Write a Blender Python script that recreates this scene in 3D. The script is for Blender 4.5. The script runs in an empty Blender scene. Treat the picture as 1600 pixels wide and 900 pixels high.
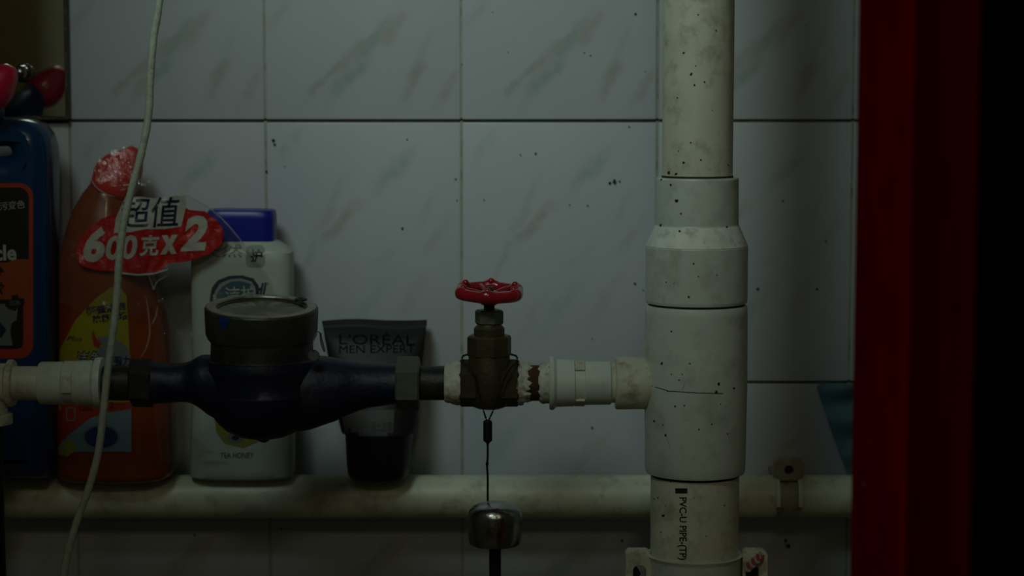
import bpy, bmesh, math, random
from mathutils import Vector, Matrix, noise
from mathutils.bvhtree import BVHTree
random.seed(7)
SC = bpy.context.scene
COL = SC.collection
PI = math.pi

# ---------------------------------------------------------------- camera
F = 3300.0                       # focal length in pixels of the 1600 px frame
TH = math.radians(5.45)          # pitched slightly down
CAMZ = 1.30
WY = 1.65                        # tiled wall plane
cam = bpy.data.cameras.new('camera')
cam.sensor_width = 36.0
cam.lens = F / 1600 * 36.0
cam.clip_start = 0.02
cam.dof.use_dof = True
cam.dof.focus_distance = 1.46
cam.dof.aperture_fstop = 6.3
co = bpy.data.objects.new('camera', cam)
COL.objects.link(co)
co.location = (0, 0, CAMZ)
co.rotation_euler = (PI / 2 - TH, 0, 0)
SC.camera = co

# ---------------------------------------------------------------- world, lights, exposure
w = bpy.data.worlds.new('world'); SC.world = w; w.use_nodes = True
w.node_tree.nodes['Background'].inputs[0].default_value = (0.5, 0.5, 0.4, 1)
w.node_tree.nodes['Background'].inputs[1].default_value = 0.02
SC.view_settings.view_transform = 'Standard'
SC.view_settings.look = 'None'
SC.view_settings.gamma = 1.0
SC.view_settings.exposure = 0.0


def lamp(name, kind, loc, target, energy, color, **kw):
    l = bpy.data.lights.new(name, kind)
    l.energy = energy; l.color = color
    for k, v in kw.items():
        setattr(l, k, v)
    o = bpy.data.objects.new(name, l); COL.objects.link(o)
    o.location = loc
    o.rotation_euler = (Vector(target) - Vector(loc)).to_track_quat('-Z', 'Y').to_euler()
    return o


lamp('ceiling_bulb', 'SPOT', (-0.34, 0.62, 2.02), (-0.015, 1.65, 1.34), 18.3, (0.80, 1.0, 0.94),
     spot_size=math.radians(38), spot_blend=1.0, shadow_soft_size=0.20)
lamp('added_fill', 'POINT', (0.05, -0.45, 2.1), (0, 0, 0), 4.2, (1.0, 0.90, 0.68), shadow_soft_size=0.1)  # added warm fill with no visible source, also brightens the mirrored door

# ---------------------------------------------------------------- helpers
CT, ST = math.cos(TH), math.sin(TH)


def P(px, py, Y):
    """point of the plane y=Y seen at a pixel of the photograph"""
    dx = (px - 800) / F; dy = -(py - 450) / F
    dy2 = CT + dy * ST; dz = -ST + dy * CT
    t = Y / dy2
    return Vector((dx * t, Y, CAMZ + dz * t))


def S(Y):
    return Y / F


MATS = {}


def nodes_of(name):
    m = bpy.data.materials.new(name); m.use_nodes = True
    nt = m.node_tree
    return m, nt, nt.nodes['Principled BSDF']


def setin(b, k, v):
    if k in b.inputs:
        b.inputs[k].default_value = v


def mat(name, color, rough=0.5, metal=0.0, dirt=None, dirt_amt=0.5, dscale=30.0, bump=0.0, bscale=200.0,
        specks=0.0, spec=0.5, coat=0.0, trans=0.0, sss=0.0, var=0.08):
    if name in MATS:
        return MATS[name]
    m, nt, b = nodes_of(name)
    N, L = nt.nodes, nt.links
    tc = N.new('ShaderNodeTexCoord')
    geo = N.new('ShaderNodeNewGeometry')
    col = N.new('ShaderNodeRGB'); col.outputs[0].default_value = (*color, 1)
    out = col.outputs[0]
    n1 = N.new('ShaderNodeTexNoise'); n1.inputs['Scale'].default_value = dscale
    n1.inputs['Detail'].default_value = 6
    L.new(geo.outputs['Position'], n1.inputs['Vector'])
    r0 = N.new('ShaderNodeMapRange'); L.new(n1.outputs['Fac'], r0.inputs['Value'])
    r0.inputs['From Min'].default_value = 0.3; r0.inputs['From Max'].default_value = 0.7
    r0.inputs['To Min'].default_value = 1 - var; r0.inputs['To Max'].default_value = 1 + var
    mul = N.new('ShaderNodeVectorMath'); mul.operation = 'SCALE'
    L.new(out, mul.inputs[0]); L.new(r0.outputs[0], mul.inputs['Scale'])
    out = mul.outputs[0]
    if dirt:
        n2 = N.new('ShaderNodeTexNoise'); n2.inputs['Scale'].default_value = dscale * 2.3
        n2.inputs['Detail'].default_value = 9; n2.inputs['Roughness'].default_value = 0.65
        L.new(geo.outputs['Position'], n2.inputs['Vector'])
        r = N.new('ShaderNodeMapRange'); L.new(n2.outputs['Fac'], r.inputs['Value'])
        r.inputs['From Min'].default_value = 0.5; r.inputs['From Max'].default_value = 0.72
        r.inputs['To Max'].default_value = dirt_amt
        mx = N.new('ShaderNodeMix'); mx.data_type = 'RGBA'
        L.new(r.outputs[0], mx.inputs['Factor']); L.new(out, mx.inputs['A'])
        mx.inputs['B'].default_value = (*dirt, 1)
        out = mx.outputs['Result']
    if specks:
        v = N.new('ShaderNodeTexVoronoi'); v.inputs['Scale'].default_value = 75
        L.new(geo.outputs['Position'], v.inputs['Vector'])
        r = N.new('ShaderNodeMapRange'); L.new(v.outputs['Distance'], r.inputs['Value'])
        r.inputs['From Min'].default_value = 0.05; r.inputs['From Max'].default_value = 0.11
        r.inputs['To Min'].default_value = 1; r.inputs['To Max'].default_value = 0
        n3 = N.new('ShaderNodeTexNoise'); n3.inputs['Scale'].default_value = 38
        L.new(geo.outputs['Position'], n3.inputs['Vector'])
        r3 = N.new('ShaderNodeMapRange'); L.new(n3.outputs['Fac'], r3.inputs['Value'])
        r3.inputs['From Min'].default_value = 0.52; r3.inputs['From Max'].default_value = 0.6
        mm = N.new('ShaderNodeMath'); mm.operation = 'MULTIPLY'
        L.new(r.outputs[0], mm.inputs[0]); L.new(r3.outputs[0], mm.inputs[1])
        m2 = N.new('ShaderNodeMath'); m2.operation = 'MULTIPLY'
        L.new(mm.outputs[0], m2.inputs[0]); m2.inputs[1].default_value = specks
        mx = N.new('ShaderNodeMix'); mx.data_type = 'RGBA'
        L.new(m2.outputs[0], mx.inputs['Factor']); L.new(out, mx.inputs['A'])
        mx.inputs['B'].default_value = (0.03, 0.03, 0.02, 1)
        out = mx.outputs['Result']
    L.new(out, b.inputs['Base Color'])
    setin(b, 'Roughness', rough); setin(b, 'Metallic', metal)
    setin(b, 'Specular IOR Level', spec); setin(b, 'Coat Weight', coat)
    setin(b, 'Transmission Weight', trans)
    if bump:
        nb = N.new('ShaderNodeTexNoise'); nb.inputs['Scale'].default_value = bscale
        nb.inputs['Detail'].default_value = 5
        L.new(geo.outputs['Position'], nb.inputs['Vector'])
        bp = N.new('ShaderNodeBump'); bp.inputs['Strength'].default_value = bump
        bp.inputs['Distance'].default_value = 0.001
        L.new(nb.outputs['Fac'], bp.inputs['Height']); L.new(bp.outputs[0], b.inputs['Normal'])
    MATS[name] = m
    return m


WPOS = {}


def empty(name, loc, label, cat, group=None):
    o = bpy.data.objects.new(name, None); COL.objects.link(o)
    o.empty_display_size = 0.02
    o.location = loc; WPOS[o.name] = Vector(loc)
    o['label'] = label; o['category'] = cat
    if group: o['group'] = group
    return o


def mk(name, bm, m, parent=None, label=None, cat=None, kind=None, group=None, sharp=32, smooth=True, keep=False):
    """links a bmesh in world coordinates as one object with its origin at its base"""
    bmesh.ops.recalc_face_normals(bm, faces=bm.faces[:]) if smooth is not None else None
    xs = [v.co for v in bm.verts]
    lo = Vector((min(v.x for v in xs), min(v.y for v in xs), min(v.z for v in xs)))
    hi = Vector((max(v.x for v in xs), max(v.y for v in xs), max(v.z for v in xs)))
    base = Vector(((lo.x + hi.x) / 2, (lo.y + hi.y) / 2, lo.z))
    bvh = BVHTree.FromBMesh(bm) if keep else None
    for v in bm.verts: v.co -= base
    me = bpy.data.meshes.new(name); bm.to_mesh(me); bm.free()
    if smooth:
        for p in me.polygons: p.use_smooth = True
        me.set_sharp_from_angle(angle=math.radians(sharp))
    me.materials.append(m)
    o = bpy.data.objects.new(name, me); COL.objects.link(o)
    WPOS[o.name] = base
    if parent:
        o.parent = parent; o.location = base - WPOS[parent.name]
    else:
        o.location = base
    if label: o['label'] = label
    if cat: o['category'] = cat
    if kind: o['kind'] = kind
    if group: o['group'] = group
    return (o, bvh) if keep else o


def frame_of(axis):
    a = Vector(axis).normalized()
    u = Vector((0, 1, 0)) if abs(a.y) < 0.9 else Vector((1, 0, 0))
    u = (u - a * u.dot(a)).normalized()
    return a, u, a.cross(u)


def lathe(bm, prof, origin, axis, seg=56, phase=0.0, closed=False):
    """prof: list of (distance along axis, radius)"""
    a, u, v = frame_of(axis); o = Vector(origin)
    rings = []
    for (h, r) in prof:
        if r < 1e-6:
            rings.append([bm.verts.new(o + a * h)])
        else:
            rings.append([bm.verts.new(o + a * h + (u * math.cos(phase + 2 * PI * i / seg) + v * math.sin(phase + 2 * PI * i / seg)) * r) for i in range(seg)])
    n = len(rings)
    for k in range(n if closed else n - 1):
        A, B = rings[k], rings[(k + 1) % n]
        for i in range(seg):
            j = (i + 1) % seg
            if len(A) == 1 and len(B) == 1: continue
            if len(A) == 1: bm.faces.new((A[0], B[i], B[j]))
            elif len(B) == 1: bm.faces.new((A[i], A[j], B[0]))
            else: bm.faces.new((A[i], A[j], B[j], B[i]))
    if not closed:
        for R in (rings[0], rings[-1]):
            if len(R) > 2: bm.faces.new(R)
    return bm


def hexbar(bm, h0, h1, r, origin, axis, phase=0.0, ch=0.0012, seg=6):
    lathe(bm, [(h0, r - ch), (h0 + ch, r), (h1 - ch, r), (h1, r - ch)], origin, axis, seg=seg, phase=phase)


def box(bm, lo, hi, bev=0.0, seg=2):
    b2 = bmesh.new()
    bmesh.ops.create_cube(b2, size=1)
    lo, hi = Vector(lo), Vector(hi)
    for v in b2.verts:
        v.co = Vector(((v.co.x + .5) * (hi.x - lo.x) + lo.x, (v.co.y + .5) * (hi.y - lo.y) + lo.y, (v.co.z + .5) * (hi.z - lo.z) + lo.z))
    if bev:
        bmesh.ops.bevel(b2, geom=b2.edges[:], offset=bev, segments=seg, affect='EDGES', profile=0.6)
    me = bpy.data.meshes.new('tmp'); b2.to_mesh(me); b2.free(); bm.from_mesh(me); bpy.data.meshes.remove(me)
    return bm


def catmull(pts, n=10):
    out = []
    q = [pts[0]] + list(pts) + [pts[-1]]
    for i in range(1, len(q) - 2):
        for k in range(n):
            t = k / n
            out.append(0.5 * ((2 * q[i]) + (-q[i - 1] + q[i + 1]) * t + (2 * q[i - 1] - 5 * q[i] + 4 * q[i + 1] - q[i + 2]) * t * t + (-q[i - 1] + 3 * q[i] - 3 * q[i + 1] + q[i + 2]) * t ** 3))
    out.append(q[-2].copy())
    return out


def tube(bm, pts, r, seg=12, closed=False, rfun=None):
    rings = []
    n = len(pts)
    up = None
    for i, p in enumerate(pts):
        if closed: t = (pts[(i + 1) % n] - pts[i - 1]).normalized()
        else: t = (pts[min(i + 1, n - 1)] - pts[max(i - 1, 0)]).normalized()
        if up is None:
            up = Vector((0, 1, 0)) if abs(t.y) < 0.8 else Vector((1, 0, 0))
        up = (up - t * up.dot(t)).normalized()
        s = t.cross(up)
        rr = rfun(i, n) if rfun else r
        rings.append([bm.verts.new(p + (up * math.cos(2 * PI * k / seg) + s * math.sin(2 * PI * k / seg)) * rr) for k in range(seg)])
    for i in range(n if closed else n - 1):
        A, B = rings[i], rings[(i + 1) % n]
        for k in range(seg):
            j = (k + 1) % seg
            bm.faces.new((A[k], A[j], B[j], B[k]))
    if not closed:
        bm.faces.new(rings[0]); bm.faces.new(rings[-1])
    return bm


def loft(bm, st, seg=56):
    """st: (A world, B world, half thickness along Y, exponent): ring through A and B"""
    rings = []
    for (A, B, ty, e) in st:
        c = (A + B) / 2; u = (B - A) / 2; v = Vector((0, ty, 0))
        ring = []
        for k in range(seg):
            a = 2 * PI * k / seg
            cu, sv = math.cos(a), math.sin(a)
            ring.append(bm.verts.new(c + u * math.copysign(abs(cu) ** (2 / e), cu) + v * math.copysign(abs(sv) ** (2 / e), sv)))
        rings.append(ring)
    for i in range(len(rings) - 1):
        A, B = rings[i], rings[i + 1]
        for k in range(seg):
            j = (k + 1) % seg
            bm.faces.new((A[k], A[j], B[j], B[k]))
    bm.faces.new(rings[0]); bm.faces.new(rings[-1])
    return bm


def interp(rows, n):
    """smooth table of rows of numbers"""
    vs = [Vector(r) for r in rows]
    out = []
    q = [vs[0]] + vs + [vs[-1]]
    for i in range(1, len(q) - 2):
        for k in range(n):
            t = k / n
            out.append(0.5 * ((2 * q[i]) + (-q[i - 1] + q[i + 1]) * t + (2 * q[i - 1] - 5 * q[i] + 4 * q[i + 1] - q[i + 2]) * t * t + (-q[i - 1] + 3 * q[i] - 3 * q[i + 1] + q[i + 2]) * t ** 3))
    out.append(vs[-1])
    return out


def curve_mesh(loops, extrude=0.0, bevel=0.0, bres=4, offset=0.0):
    """2-D loops (closed) -> filled bmesh in XY with thickness in Z"""
    c = bpy.data.curves.new('tmp', 'CURVE'); c.dimensions = '2D'; c.fill_mode = 'BOTH'
    c.extrude = extrude; c.bevel_depth = bevel; c.bevel_resolution = bres; c.offset = offset
    for lp in loops:
        s = c.splines.new('POLY'); s.points.add(len(lp) - 1)
        for p, q in zip(s.points, lp): p.co = (q[0], q[1], 0, 1)
        s.use_cyclic_u = True
    o = bpy.data.objects.new('tmp', c); COL.objects.link(o)
    bpy.context.view_layer.update()
    me = bpy.data.meshes.new_from_object(o.evaluated_get(bpy.context.evaluated_depsgraph_get()))
    bm = bmesh.new(); bm.from_mesh(me)
    bpy.data.objects.remove(o); bpy.data.curves.remove(c); bpy.data.meshes.remove(me)
    bmesh.ops.remove_doubles(bm, verts=bm.verts, dist=1e-6)
    return bm


def text_bm(body, bold=0.0, shear=0.0, space=1.0):
    """text as flat bmesh scaled into the unit box"""
    c = bpy.data.curves.new('tmp', 'FONT'); c.body = body; c.offset = bold; c.shear = shear
    c.space_character = space; c.resolution_u = 3
    o = bpy.data.objects.new('tmp', c); COL.objects.link(o)
    bpy.context.view_layer.update()
    me = bpy.data.meshes.new_from_object(o.evaluated_get(bpy.context.evaluated_depsgraph_get()))
    bm = bmesh.new(); bm.from_mesh(me)
    bpy.data.objects.remove(o); bpy.data.curves.remove(c); bpy.data.meshes.remove(me)
    xs = [v.co.x for v in bm.verts]; ys = [v.co.y for v in bm.verts]
    for v in bm.verts:
        v.co.x = (v.co.x - min(xs)) / (max(xs) - min(xs)); v.co.y = (v.co.y - min(ys)) / (max(ys) - min(ys)); v.co.z = 0
    return bm


def slice_bm(bm, step):
    """cuts a flat bmesh in pixel units into strips so it can follow a curved surface"""
    xs = [v.co.x for v in bm.verts]; ys = [v.co.y for v in bm.verts]
    for ax, lo, hi in ((0, min(xs), max(xs)), (1, min(ys), max(ys))):
        x = lo + step
        while x < hi:
            co_ = (x, 0, 0) if ax == 0 else (0, x, 0)
            no = (1, 0, 0) if ax == 0 else (0, 1, 0)
            bmesh.ops.bisect_plane(bm, geom=bm.verts[:] + bm.edges[:] + bm.faces[:], plane_co=co_, plane_no=no)
            x += step
    return bm


ORG = Vector((0, 0, CAMZ))


def wrap(bm, bvh, eps, step=7, Yback=None):
    """bm in photograph pixels -> onto the surface of a built part"""
    slice_bm(bm, step)
    dead = []
    for v in bm.verts:
        d = (P(v.co.x, v.co.y, 1.0) - ORG).normalized()
        hit = bvh.ray_cast(ORG, d, 4.0)
        if hit[0] is None:
            v.co = P(v.co.x, v.co.y, Yback) if Yback else Vector((0, 0, 0))
            if not Yback: dead.append(v)
        else:
            v.co = hit[0] - d * eps
    if dead: bmesh.ops.delete(bm, geom=dead, context='VERTS')
    return bm


def decal(name, bm, bvh, m, parent, eps=0.0003, step=7, label=None, kind=None):
    wrap(bm, bvh, eps, step)
    if not bm.faces: return None
    return mk(name, bm, m, parent, smooth=None, label=label, kind=kind)


def poly(pts):
    return curve_mesh([pts])


def ell(cx, cy, a, b, n=32, rot=0.0):
    return [(cx + a * math.cos(2 * PI * i / n) * math.cos(rot) - b * math.sin(2 * PI * i / n) * math.sin(rot),
             cy + a * math.cos(2 * PI * i / n) * math.sin(rot) + b * math.sin(2 * PI * i / n) * math.cos(rot)) for i in range(n)]


def rrect(x0, y0, x1, y1, r, n=6):
    out = []
    for cx, cy, a0 in ((x1 - r, y1 - r, 0), (x0 + r, y1 - r, 90), (x0 + r, y0 + r, 180), (x1 - r, y0 + r, 270)):
        for i in range(n + 1):
            a = math.radians(a0 + 90 * i / n)
            out.append((cx + r * math.cos(a), cy + r * math.sin(a)))
    return out


def text_px(body, p0, w_, h_, rot=0.0, bold=0.0, shear=0.0, space=1.0):
    """unit text placed in pixel space: p0 = lower-left corner, rot clockwise-down in radians"""
    bm = text_bm(body, bold, shear, space)
    c, s = math.cos(rot), math.sin(rot)
    for v in bm.verts:
        x, y = v.co.x * w_, -v.co.y * h_
        v.co = Vector((p0[0] + x * c - y * s, p0[1] + x * s + y * c, 0))
    return bm


# ---------------------------------------------------------------- materials
PVC = mat('old_white_pvc', (0.74, 0.82, 0.70), 0.42, dirt=(0.20, 0.17, 0.09), dirt_amt=0.35, dscale=22, bump=0.15, bscale=90, specks=0.0)
PVCD = mat('grimy_cream_pvc', (0.70, 0.71, 0.54), 0.5, dirt=(0.14, 0.10, 0.05), dirt_amt=0.75, dscale=40, bump=0.3, bscale=120, specks=0.0, var=0.2)
PVCP = mat('yellowed_pvc_pipe', (0.76, 0.79, 0.60), 0.4, dirt=(0.18, 0.14, 0.07), dirt_amt=0.5, dscale=30, bump=0.1, bscale=60, specks=0.0, var=0.12)
GRIME = mat('black_grime', (0.03, 0.026, 0.015), 0.9)
BRASS = mat('tarnished_brass', (0.062, 0.047, 0.018), 0.5, metal=0.3, dirt=(0.04, 0.03, 0.02), dirt_amt=0.7, dscale=60, bump=0.4, bscale=300, var=0.25)
ZINC = mat('dull_zinc', (0.13, 0.155, 0.115), 0.5, metal=0.4, dirt=(0.1, 0.1, 0.06), dirt_amt=0.6, dscale=80, bump=0.3)
IRON = mat('dark_painted_iron', (0.016, 0.017, 0.012), 0.5, dirt=(0.07, 0.055, 0.03), dirt_amt=0.6, dscale=30, bump=0.5, bscale=220, var=0.3)
BLUEIRON = mat('dark_blue_enamel_iron', (0.003, 0.006, 0.026), 0.5, dirt=(0.010, 0.009, 0.006), dirt_amt=0.95, dscale=13, bump=0.5, bscale=200, var=0.3)
RUST = mat('rusty_thread', (0.10, 0.045, 0.015), 0.8, dirt=(0.03, 0.015, 0.01), dirt_amt=0.8, dscale=90, bump=0.6)
TAPE = mat('white_thread_tape', (0.66, 0.66, 0.55), 0.7, dirt=(0.22, 0.16, 0.06), dirt_amt=0.85, dscale=70, bump=0.7, bscale=260, var=0.2)
REDP = mat('glossy_red_paint', (0.36, 0.012, 0.022), 0.25, bump=0.25, bscale=120, coat=0.4, var=0.2)
CHROME = mat('worn_chrome', (0.42, 0.42, 0.40), 0.24, metal=1.0, dirt=(0.12, 0.12, 0.11), dirt_amt=0.8, dscale=60, bump=0.35, bscale=260, var=0.2)
BLACKP = mat('matte_black_plastic', (0.008, 0.008, 0.009), 0.6, spec=0.3)
CORDM = mat('pale_grey_cord_sheath', (0.50, 0.58, 0.46), 0.7, dirt=(0.25, 0.24, 0.18), dirt_amt=0.5, dscale=80, bump=0.6, bscale=500)


# ---------------------------------------------------------------- the setting
def tile_material(name, streaks):
    m, nt, b = nodes_of(name)
    N, L = nt.nodes, nt.links
    tc = N.new('ShaderNodeTexCoord')
    geo = N.new('ShaderNodeNewGeometry')
    nz = N.new('ShaderNodeTexNoise'); nz.inputs['Scale'].default_value = 38; nz.inputs['Detail'].default_value = 4
    L.new(tc.outputs['Object'], nz.inputs['Vector'])
    off = N.new('ShaderNodeVectorMath'); off.operation = 'SUBTRACT'; off.inputs[1].default_value = (.5, .5, .5)
    L.new(nz.outputs['Color'], off.inputs[0])
    sc = N.new('ShaderNodeVectorMath'); sc.operation = 'SCALE'; sc.inputs['Scale'].default_value = 0.02
    L.new(off.outputs[0], sc.inputs[0])
    ad = N.new('ShaderNodeVectorMath'); ad.operation = 'ADD'
    L.new(tc.outputs['Object'], ad.inputs[0]); L.new(sc.outputs[0], ad.inputs[1])
    nf = N.new('ShaderNodeTexNoise'); nf.inputs['Scale'].default_value = 12; nf.inputs['Detail'].default_value = 5
    L.new(geo.outputs['Position'], nf.inputs['Vector'])
    cr = N.new('ShaderNodeMix'); cr.data_type = 'RGBA'
    L.new(nf.outputs['Fac'], cr.inputs['Factor'])
    cr.inputs['A'].default_value = (0.46, 0.50, 0.53, 1); cr.inputs['B'].default_value = (0.54, 0.57, 0.585, 1)
    out = cr.outputs['Result']
    breakup = N.new('ShaderNodeTexNoise'); breakup.inputs['Scale'].default_value = 90; breakup.inputs['Detail'].default_value = 3
    L.new(tc.outputs['Object'], breakup.inputs['Vector'])
    brr = N.new('ShaderNodeMapRange'); L.new(breakup.outputs['Fac'], brr.inputs['Value'])
    brr.inputs['From Min'].default_value = 0.35; brr.inputs['From Max'].default_value = 0.6; brr.inputs['To Min'].default_value = 0.35
    for (cx, cz, ln, wd, ang, colr, amt) in streaks:     # centre, half length, half width in metres in the tile
        mp = N.new('ShaderNodeMapping'); mp.vector_type = 'TEXTURE'
        mp.inputs['Location'].default_value = (cx, 0, cz)
        mp.inputs['Rotation'].default_value = (0, -math.radians(ang), 0)
        mp.inputs['Scale'].default_value = (ln, 1, wd)
        L.new(ad.outputs[0], mp.inputs['Vector'])
        sx = N.new('ShaderNodeSeparateXYZ'); L.new(mp.outputs[0], sx.inputs[0])
        cb = N.new('ShaderNodeCombineXYZ'); L.new(sx.outputs['X'], cb.inputs['X']); L.new(sx.outputs['Z'], cb.inputs['Z'])
        le = N.new('ShaderNodeVectorMath'); le.operation = 'LENGTH'; L.new(cb.outputs[0], le.inputs[0])
        mr = N.new('ShaderNodeMapRange'); mr.interpolation_type = 'SMOOTHSTEP'
        L.new(le.outputs['Value'], mr.inputs['Value'])
        mr.inputs['From Min'].default_value = 1.0; mr.inputs['From Max'].default_value = 0.1
        mr.inputs['To Min'].default_value = 0; mr.inputs['To Max'].default_value = amt
        mu = N.new('ShaderNodeMath'); mu.operation = 'MULTIPLY'
        L.new(mr.outputs[0], mu.inputs[0]); L.new(brr.outputs[0], mu.inputs[1])
        mx = N.new('ShaderNodeMix'); mx.data_type = 'RGBA'
        L.new(mu.outputs[0], mx.inputs['Factor']); L.new(out, mx.inputs['A'])
        mx.inputs['B'].default_value = (*colr, 1)
        out = mx.outputs['Result']
    L.new(out, b.inputs['Base Color'])
    setin(b, 'Roughness', 0.3); setin(b, 'Specular IOR Level', 0.3)
    nb = N.new('ShaderNodeTexNoise'); nb.inputs['Scale'].default_value = 25
    L.new(geo.outputs['Position'], nb.inputs['Vector'])
    bp = N.new('ShaderNodeBump'); bp.inputs['Strength'].default_value = 0.15; bp.inputs['Distance'].default_value = 0.002
    L.new(nb.outputs['Fac'], bp.inputs['Height']); L.new(bp.outputs[0], b.inputs['Normal'])
    return m


PK, GR, TN = (0.40, 0.33, 0.30), (0.28, 0.37, 0.31), (0.36, 0.34, 0.28)
k = 0.0005   # metres per photograph pixel on the wall


def stk(px, py, ln, wd, ang, c, a, x0, yb):
    return ((px - x0) * k, (yb - py) * k, ln * k * 1.45, wd * k * 1.45, ang, c, a * .75)


rowA = [stk(*s, 567, 189) for s in [
    (508, 128, 55, 8, 45, TN, 0.75), (560, 80, 62, 7, 44, PK, 0.5), (545, 120, 60, 13, 52, GR, 0.75), (590, 62, 52, 13, 55, GR, 0.7),
    (618, 52, 40, 10, 60, PK, 0.75), (644, 128, 40, 11, 62, PK, 0.85), (655, 90, 55, 8, 62, GR, 0.4), (693, 147, 34, 9, 66, PK, 0.7), (440, 20, 50, 7, 50, TN, 0.4),
    (480, -120, 70, 12, 50, GR, 0.5), (620, -110, 60, 10, 50, PK, 0.5)]]
rowB = [stk(*s, 567, 600) for s in [
    (612, 270, 50, 13, 48, GR, 0.75), (516, 320, 60, 9, 62, TN, 0.55), (537, 344, 42, 12, 45, PK, 0.8), (500, 385, 46, 9, 50, GR, 0.45),
    (680, 370, 40, 9, 52, TN, 0.5), (450, 230, 34, 9, 62, GR, 0.4), (640, 470, 50, 9, 60, PK, 0.45), (665, 330, 40, 8, 62, PK, 0.3),
    (580, 470, 70, 12, 52, GR, 0.4), (520, 510, 50, 10, 58, PK, 0.35), (470, 430, 40, 7, 60, TN, 0.3), (600, 400, 30, 8, 45, TN, 0.4)]]
TILE_A = tile_material('pale_marbled_glazed_tile', rowA)
TILE_B = tile_material('pale_marbled_glazed_tile_other_print', rowB)
GROUT = mat('dirty_grout', (0.20, 0.20, 0.155), 0.9, dirt=(0.05, 0.045, 0.03), dirt_amt=0.9, dscale=30, bump=0.4)

bm = bmesh.new()
box(bm, (-1.75, WY + 0.0025, 0), (0.95, WY + 0.10, 2.5))
wall_back = mk('wall_back', bm, GROUT, kind='structure', smooth=False)
TW = 305 * k; THh = 411 * k
xl = P(415, 189, WY).x; zl = P(800, 189, WY).z
gaps_v = 0.0014
tile_me = {}


def tile_mesh(matr, w_, h_):
    b = bmesh.new(); box(b, (-w_ / 2, -0.0045, 0), (w_ / 2, 0.002, h_), 0.0011, 2)
    me = bpy.data.meshes.new('tile'); b.to_mesh(me); b.free()
    for p in me.polygons: p.use_smooth = True
    me.set_sharp_from_angle(angle=math.radians(60))
    me.materials.append(matr); return me


tA = tile_mesh(TILE_A, TW - gaps_v, THh - 0.0022)
tB = tile_mesh(TILE_B, TW - gaps_v, THh - 0.0022)
rt = random.Random(3)
for r in range(-2, 3):
    for c in range(-4, 5):
        t = bpy.data.objects.new('tile', tA if r % 2 == 0 else tB); COL.objects.link(t)
        t.parent = wall_back
        wpos = Vector((xl + (c + .5) * TW, WY + 0.0035 + rt.uniform(-.0005, .0005), zl + r * THh + 0.0011))
        t.location = wpos - WPOS[wall_back.name]
        t.rotation_euler = (rt.uniform(-.002, .002), rt.uniform(-.0012, .0012), rt.uniform(-.002, .002))

GROUTV = mat('pale_yellowed_grout', (0.36, 0.38, 0.31), 0.8, dirt=(0.16, 0.15, 0.10), dirt_amt=0.8, dscale=45, bump=0.3)
for c in range(-4, 6):
    for r in range(-2, 3):
        bm = bmesh.new(); gx = xl + c * TW
        box(bm, (gx - .0012, WY - .0006, zl + r * THh + .0022), (gx + .0012, WY + .004, zl + (r + 1) * THh - .0002))
        mk('grout_joint', bm, GROUTV, wall_back, smooth=False)
PLASTER = mat('dull_plaster', (0.33, 0.34, 0.30), 0.8, bump=0.2)
for nm, lo, hi in (('wall_left', (-1.85, -1.4, 0), (-1.75, 1.75, 2.5)), ('wall_right', (0.95, -1.4, 0), (1.05, 1.75, 2.5)),
                   ('wall_front', (-1.85, -1.4, 0), (1.05, -1.25, 2.5)), ('ceiling', (-1.85, -1.4, 2.5), (1.05, 1.75, 2.6)), ('floor', (-1.85, -1.4, -0.1), (1.05, 1.75, 0))):
    bm = bmesh.new(); box(bm, lo, hi); mk(nm, bm, PLASTER, kind='structure', smooth=False)

# brown door and pale door frame behind the photographer (seen in the mirror)
BROWN = mat('brown_wood_door', (0.30, 0.24, 0.085), 0.5, dirt=(0.07, 0.045, 0.02), dirt_amt=0.5, dscale=12, bump=0.2)
TRIMW = mat('pale_painted_door_frame', (0.78, 0.85, 0.74), 0.5)
bm = bmesh.new(); box(bm, (-1.72, -1.25, 0.0), (-0.990, -1.205, 2.05), 0.004)
door_1 = mk('door_1', bm, BROWN, kind='structure')
bm = bmesh.new(); box(bm, (-0.987, -1.25, 0.0), (-0.935, -1.19, 2.12), 0.004); mk('trim_1', bm, TRIMW, kind='structure')
bm = bmesh.new(); box(bm, (-1.75, -1.25, 2.065), (-0.9875, -1.19, 2.12), 0.004); mk('trim_2', bm, TRIMW, kind='structure')

# ---------------------------------------------------------------- red door leaf at right
REDD = mat('deep_red_lacquer', (0.66, 0.001, 0.001), 0.9, spec=0.0, bump=0.1, bscale=30, var=0.15)
ey = 1.10
ex = P(1335, 300, ey).x
bm = bmesh.new(); box(bm, (ex, 0.95, 0.02), (ex + 0.042, ey, 2.1), 0.006, 3)
dl = empty('red_door', (ex + .02, 0.66, 0.02), 'deep red lacquered door leaf standing open along the right edge', 'door')
rd, rdb = mk('leaf', bm, REDD, dl, keep=True)
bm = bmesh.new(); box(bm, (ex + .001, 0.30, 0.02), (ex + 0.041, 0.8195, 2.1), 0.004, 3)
mk('shade_strip_black', bm, mat('painted_shade_black', (0.0008, 0.0005, 0.0005), 0.9, spec=0.0), dl, label='black strip of the red door, painted as its deepest shade')  # dark end of the door's fade, shade put into the colour
DUST = mat('pale_dust', (0.5, 0.4, 0.36), 0.9)
bm = bmesh.new()
for px, py, r in ((1521, 489, 3.5), (1441, 630, 3), (1349, 757, 2.5), (1360, 690, 1.5), (1475, 300, 1.6)):
    t = poly(ell(px, py, r, r * 1.3, 8)); wrap(t, rdb, 0.0003)
    me = bpy.data.meshes.new('t'); t.to_mesh(me); t.free(); bm.from_mesh(me)
mk('dust_speck', bm, DUST, dl, kind='stuff', smooth=None)

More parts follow.
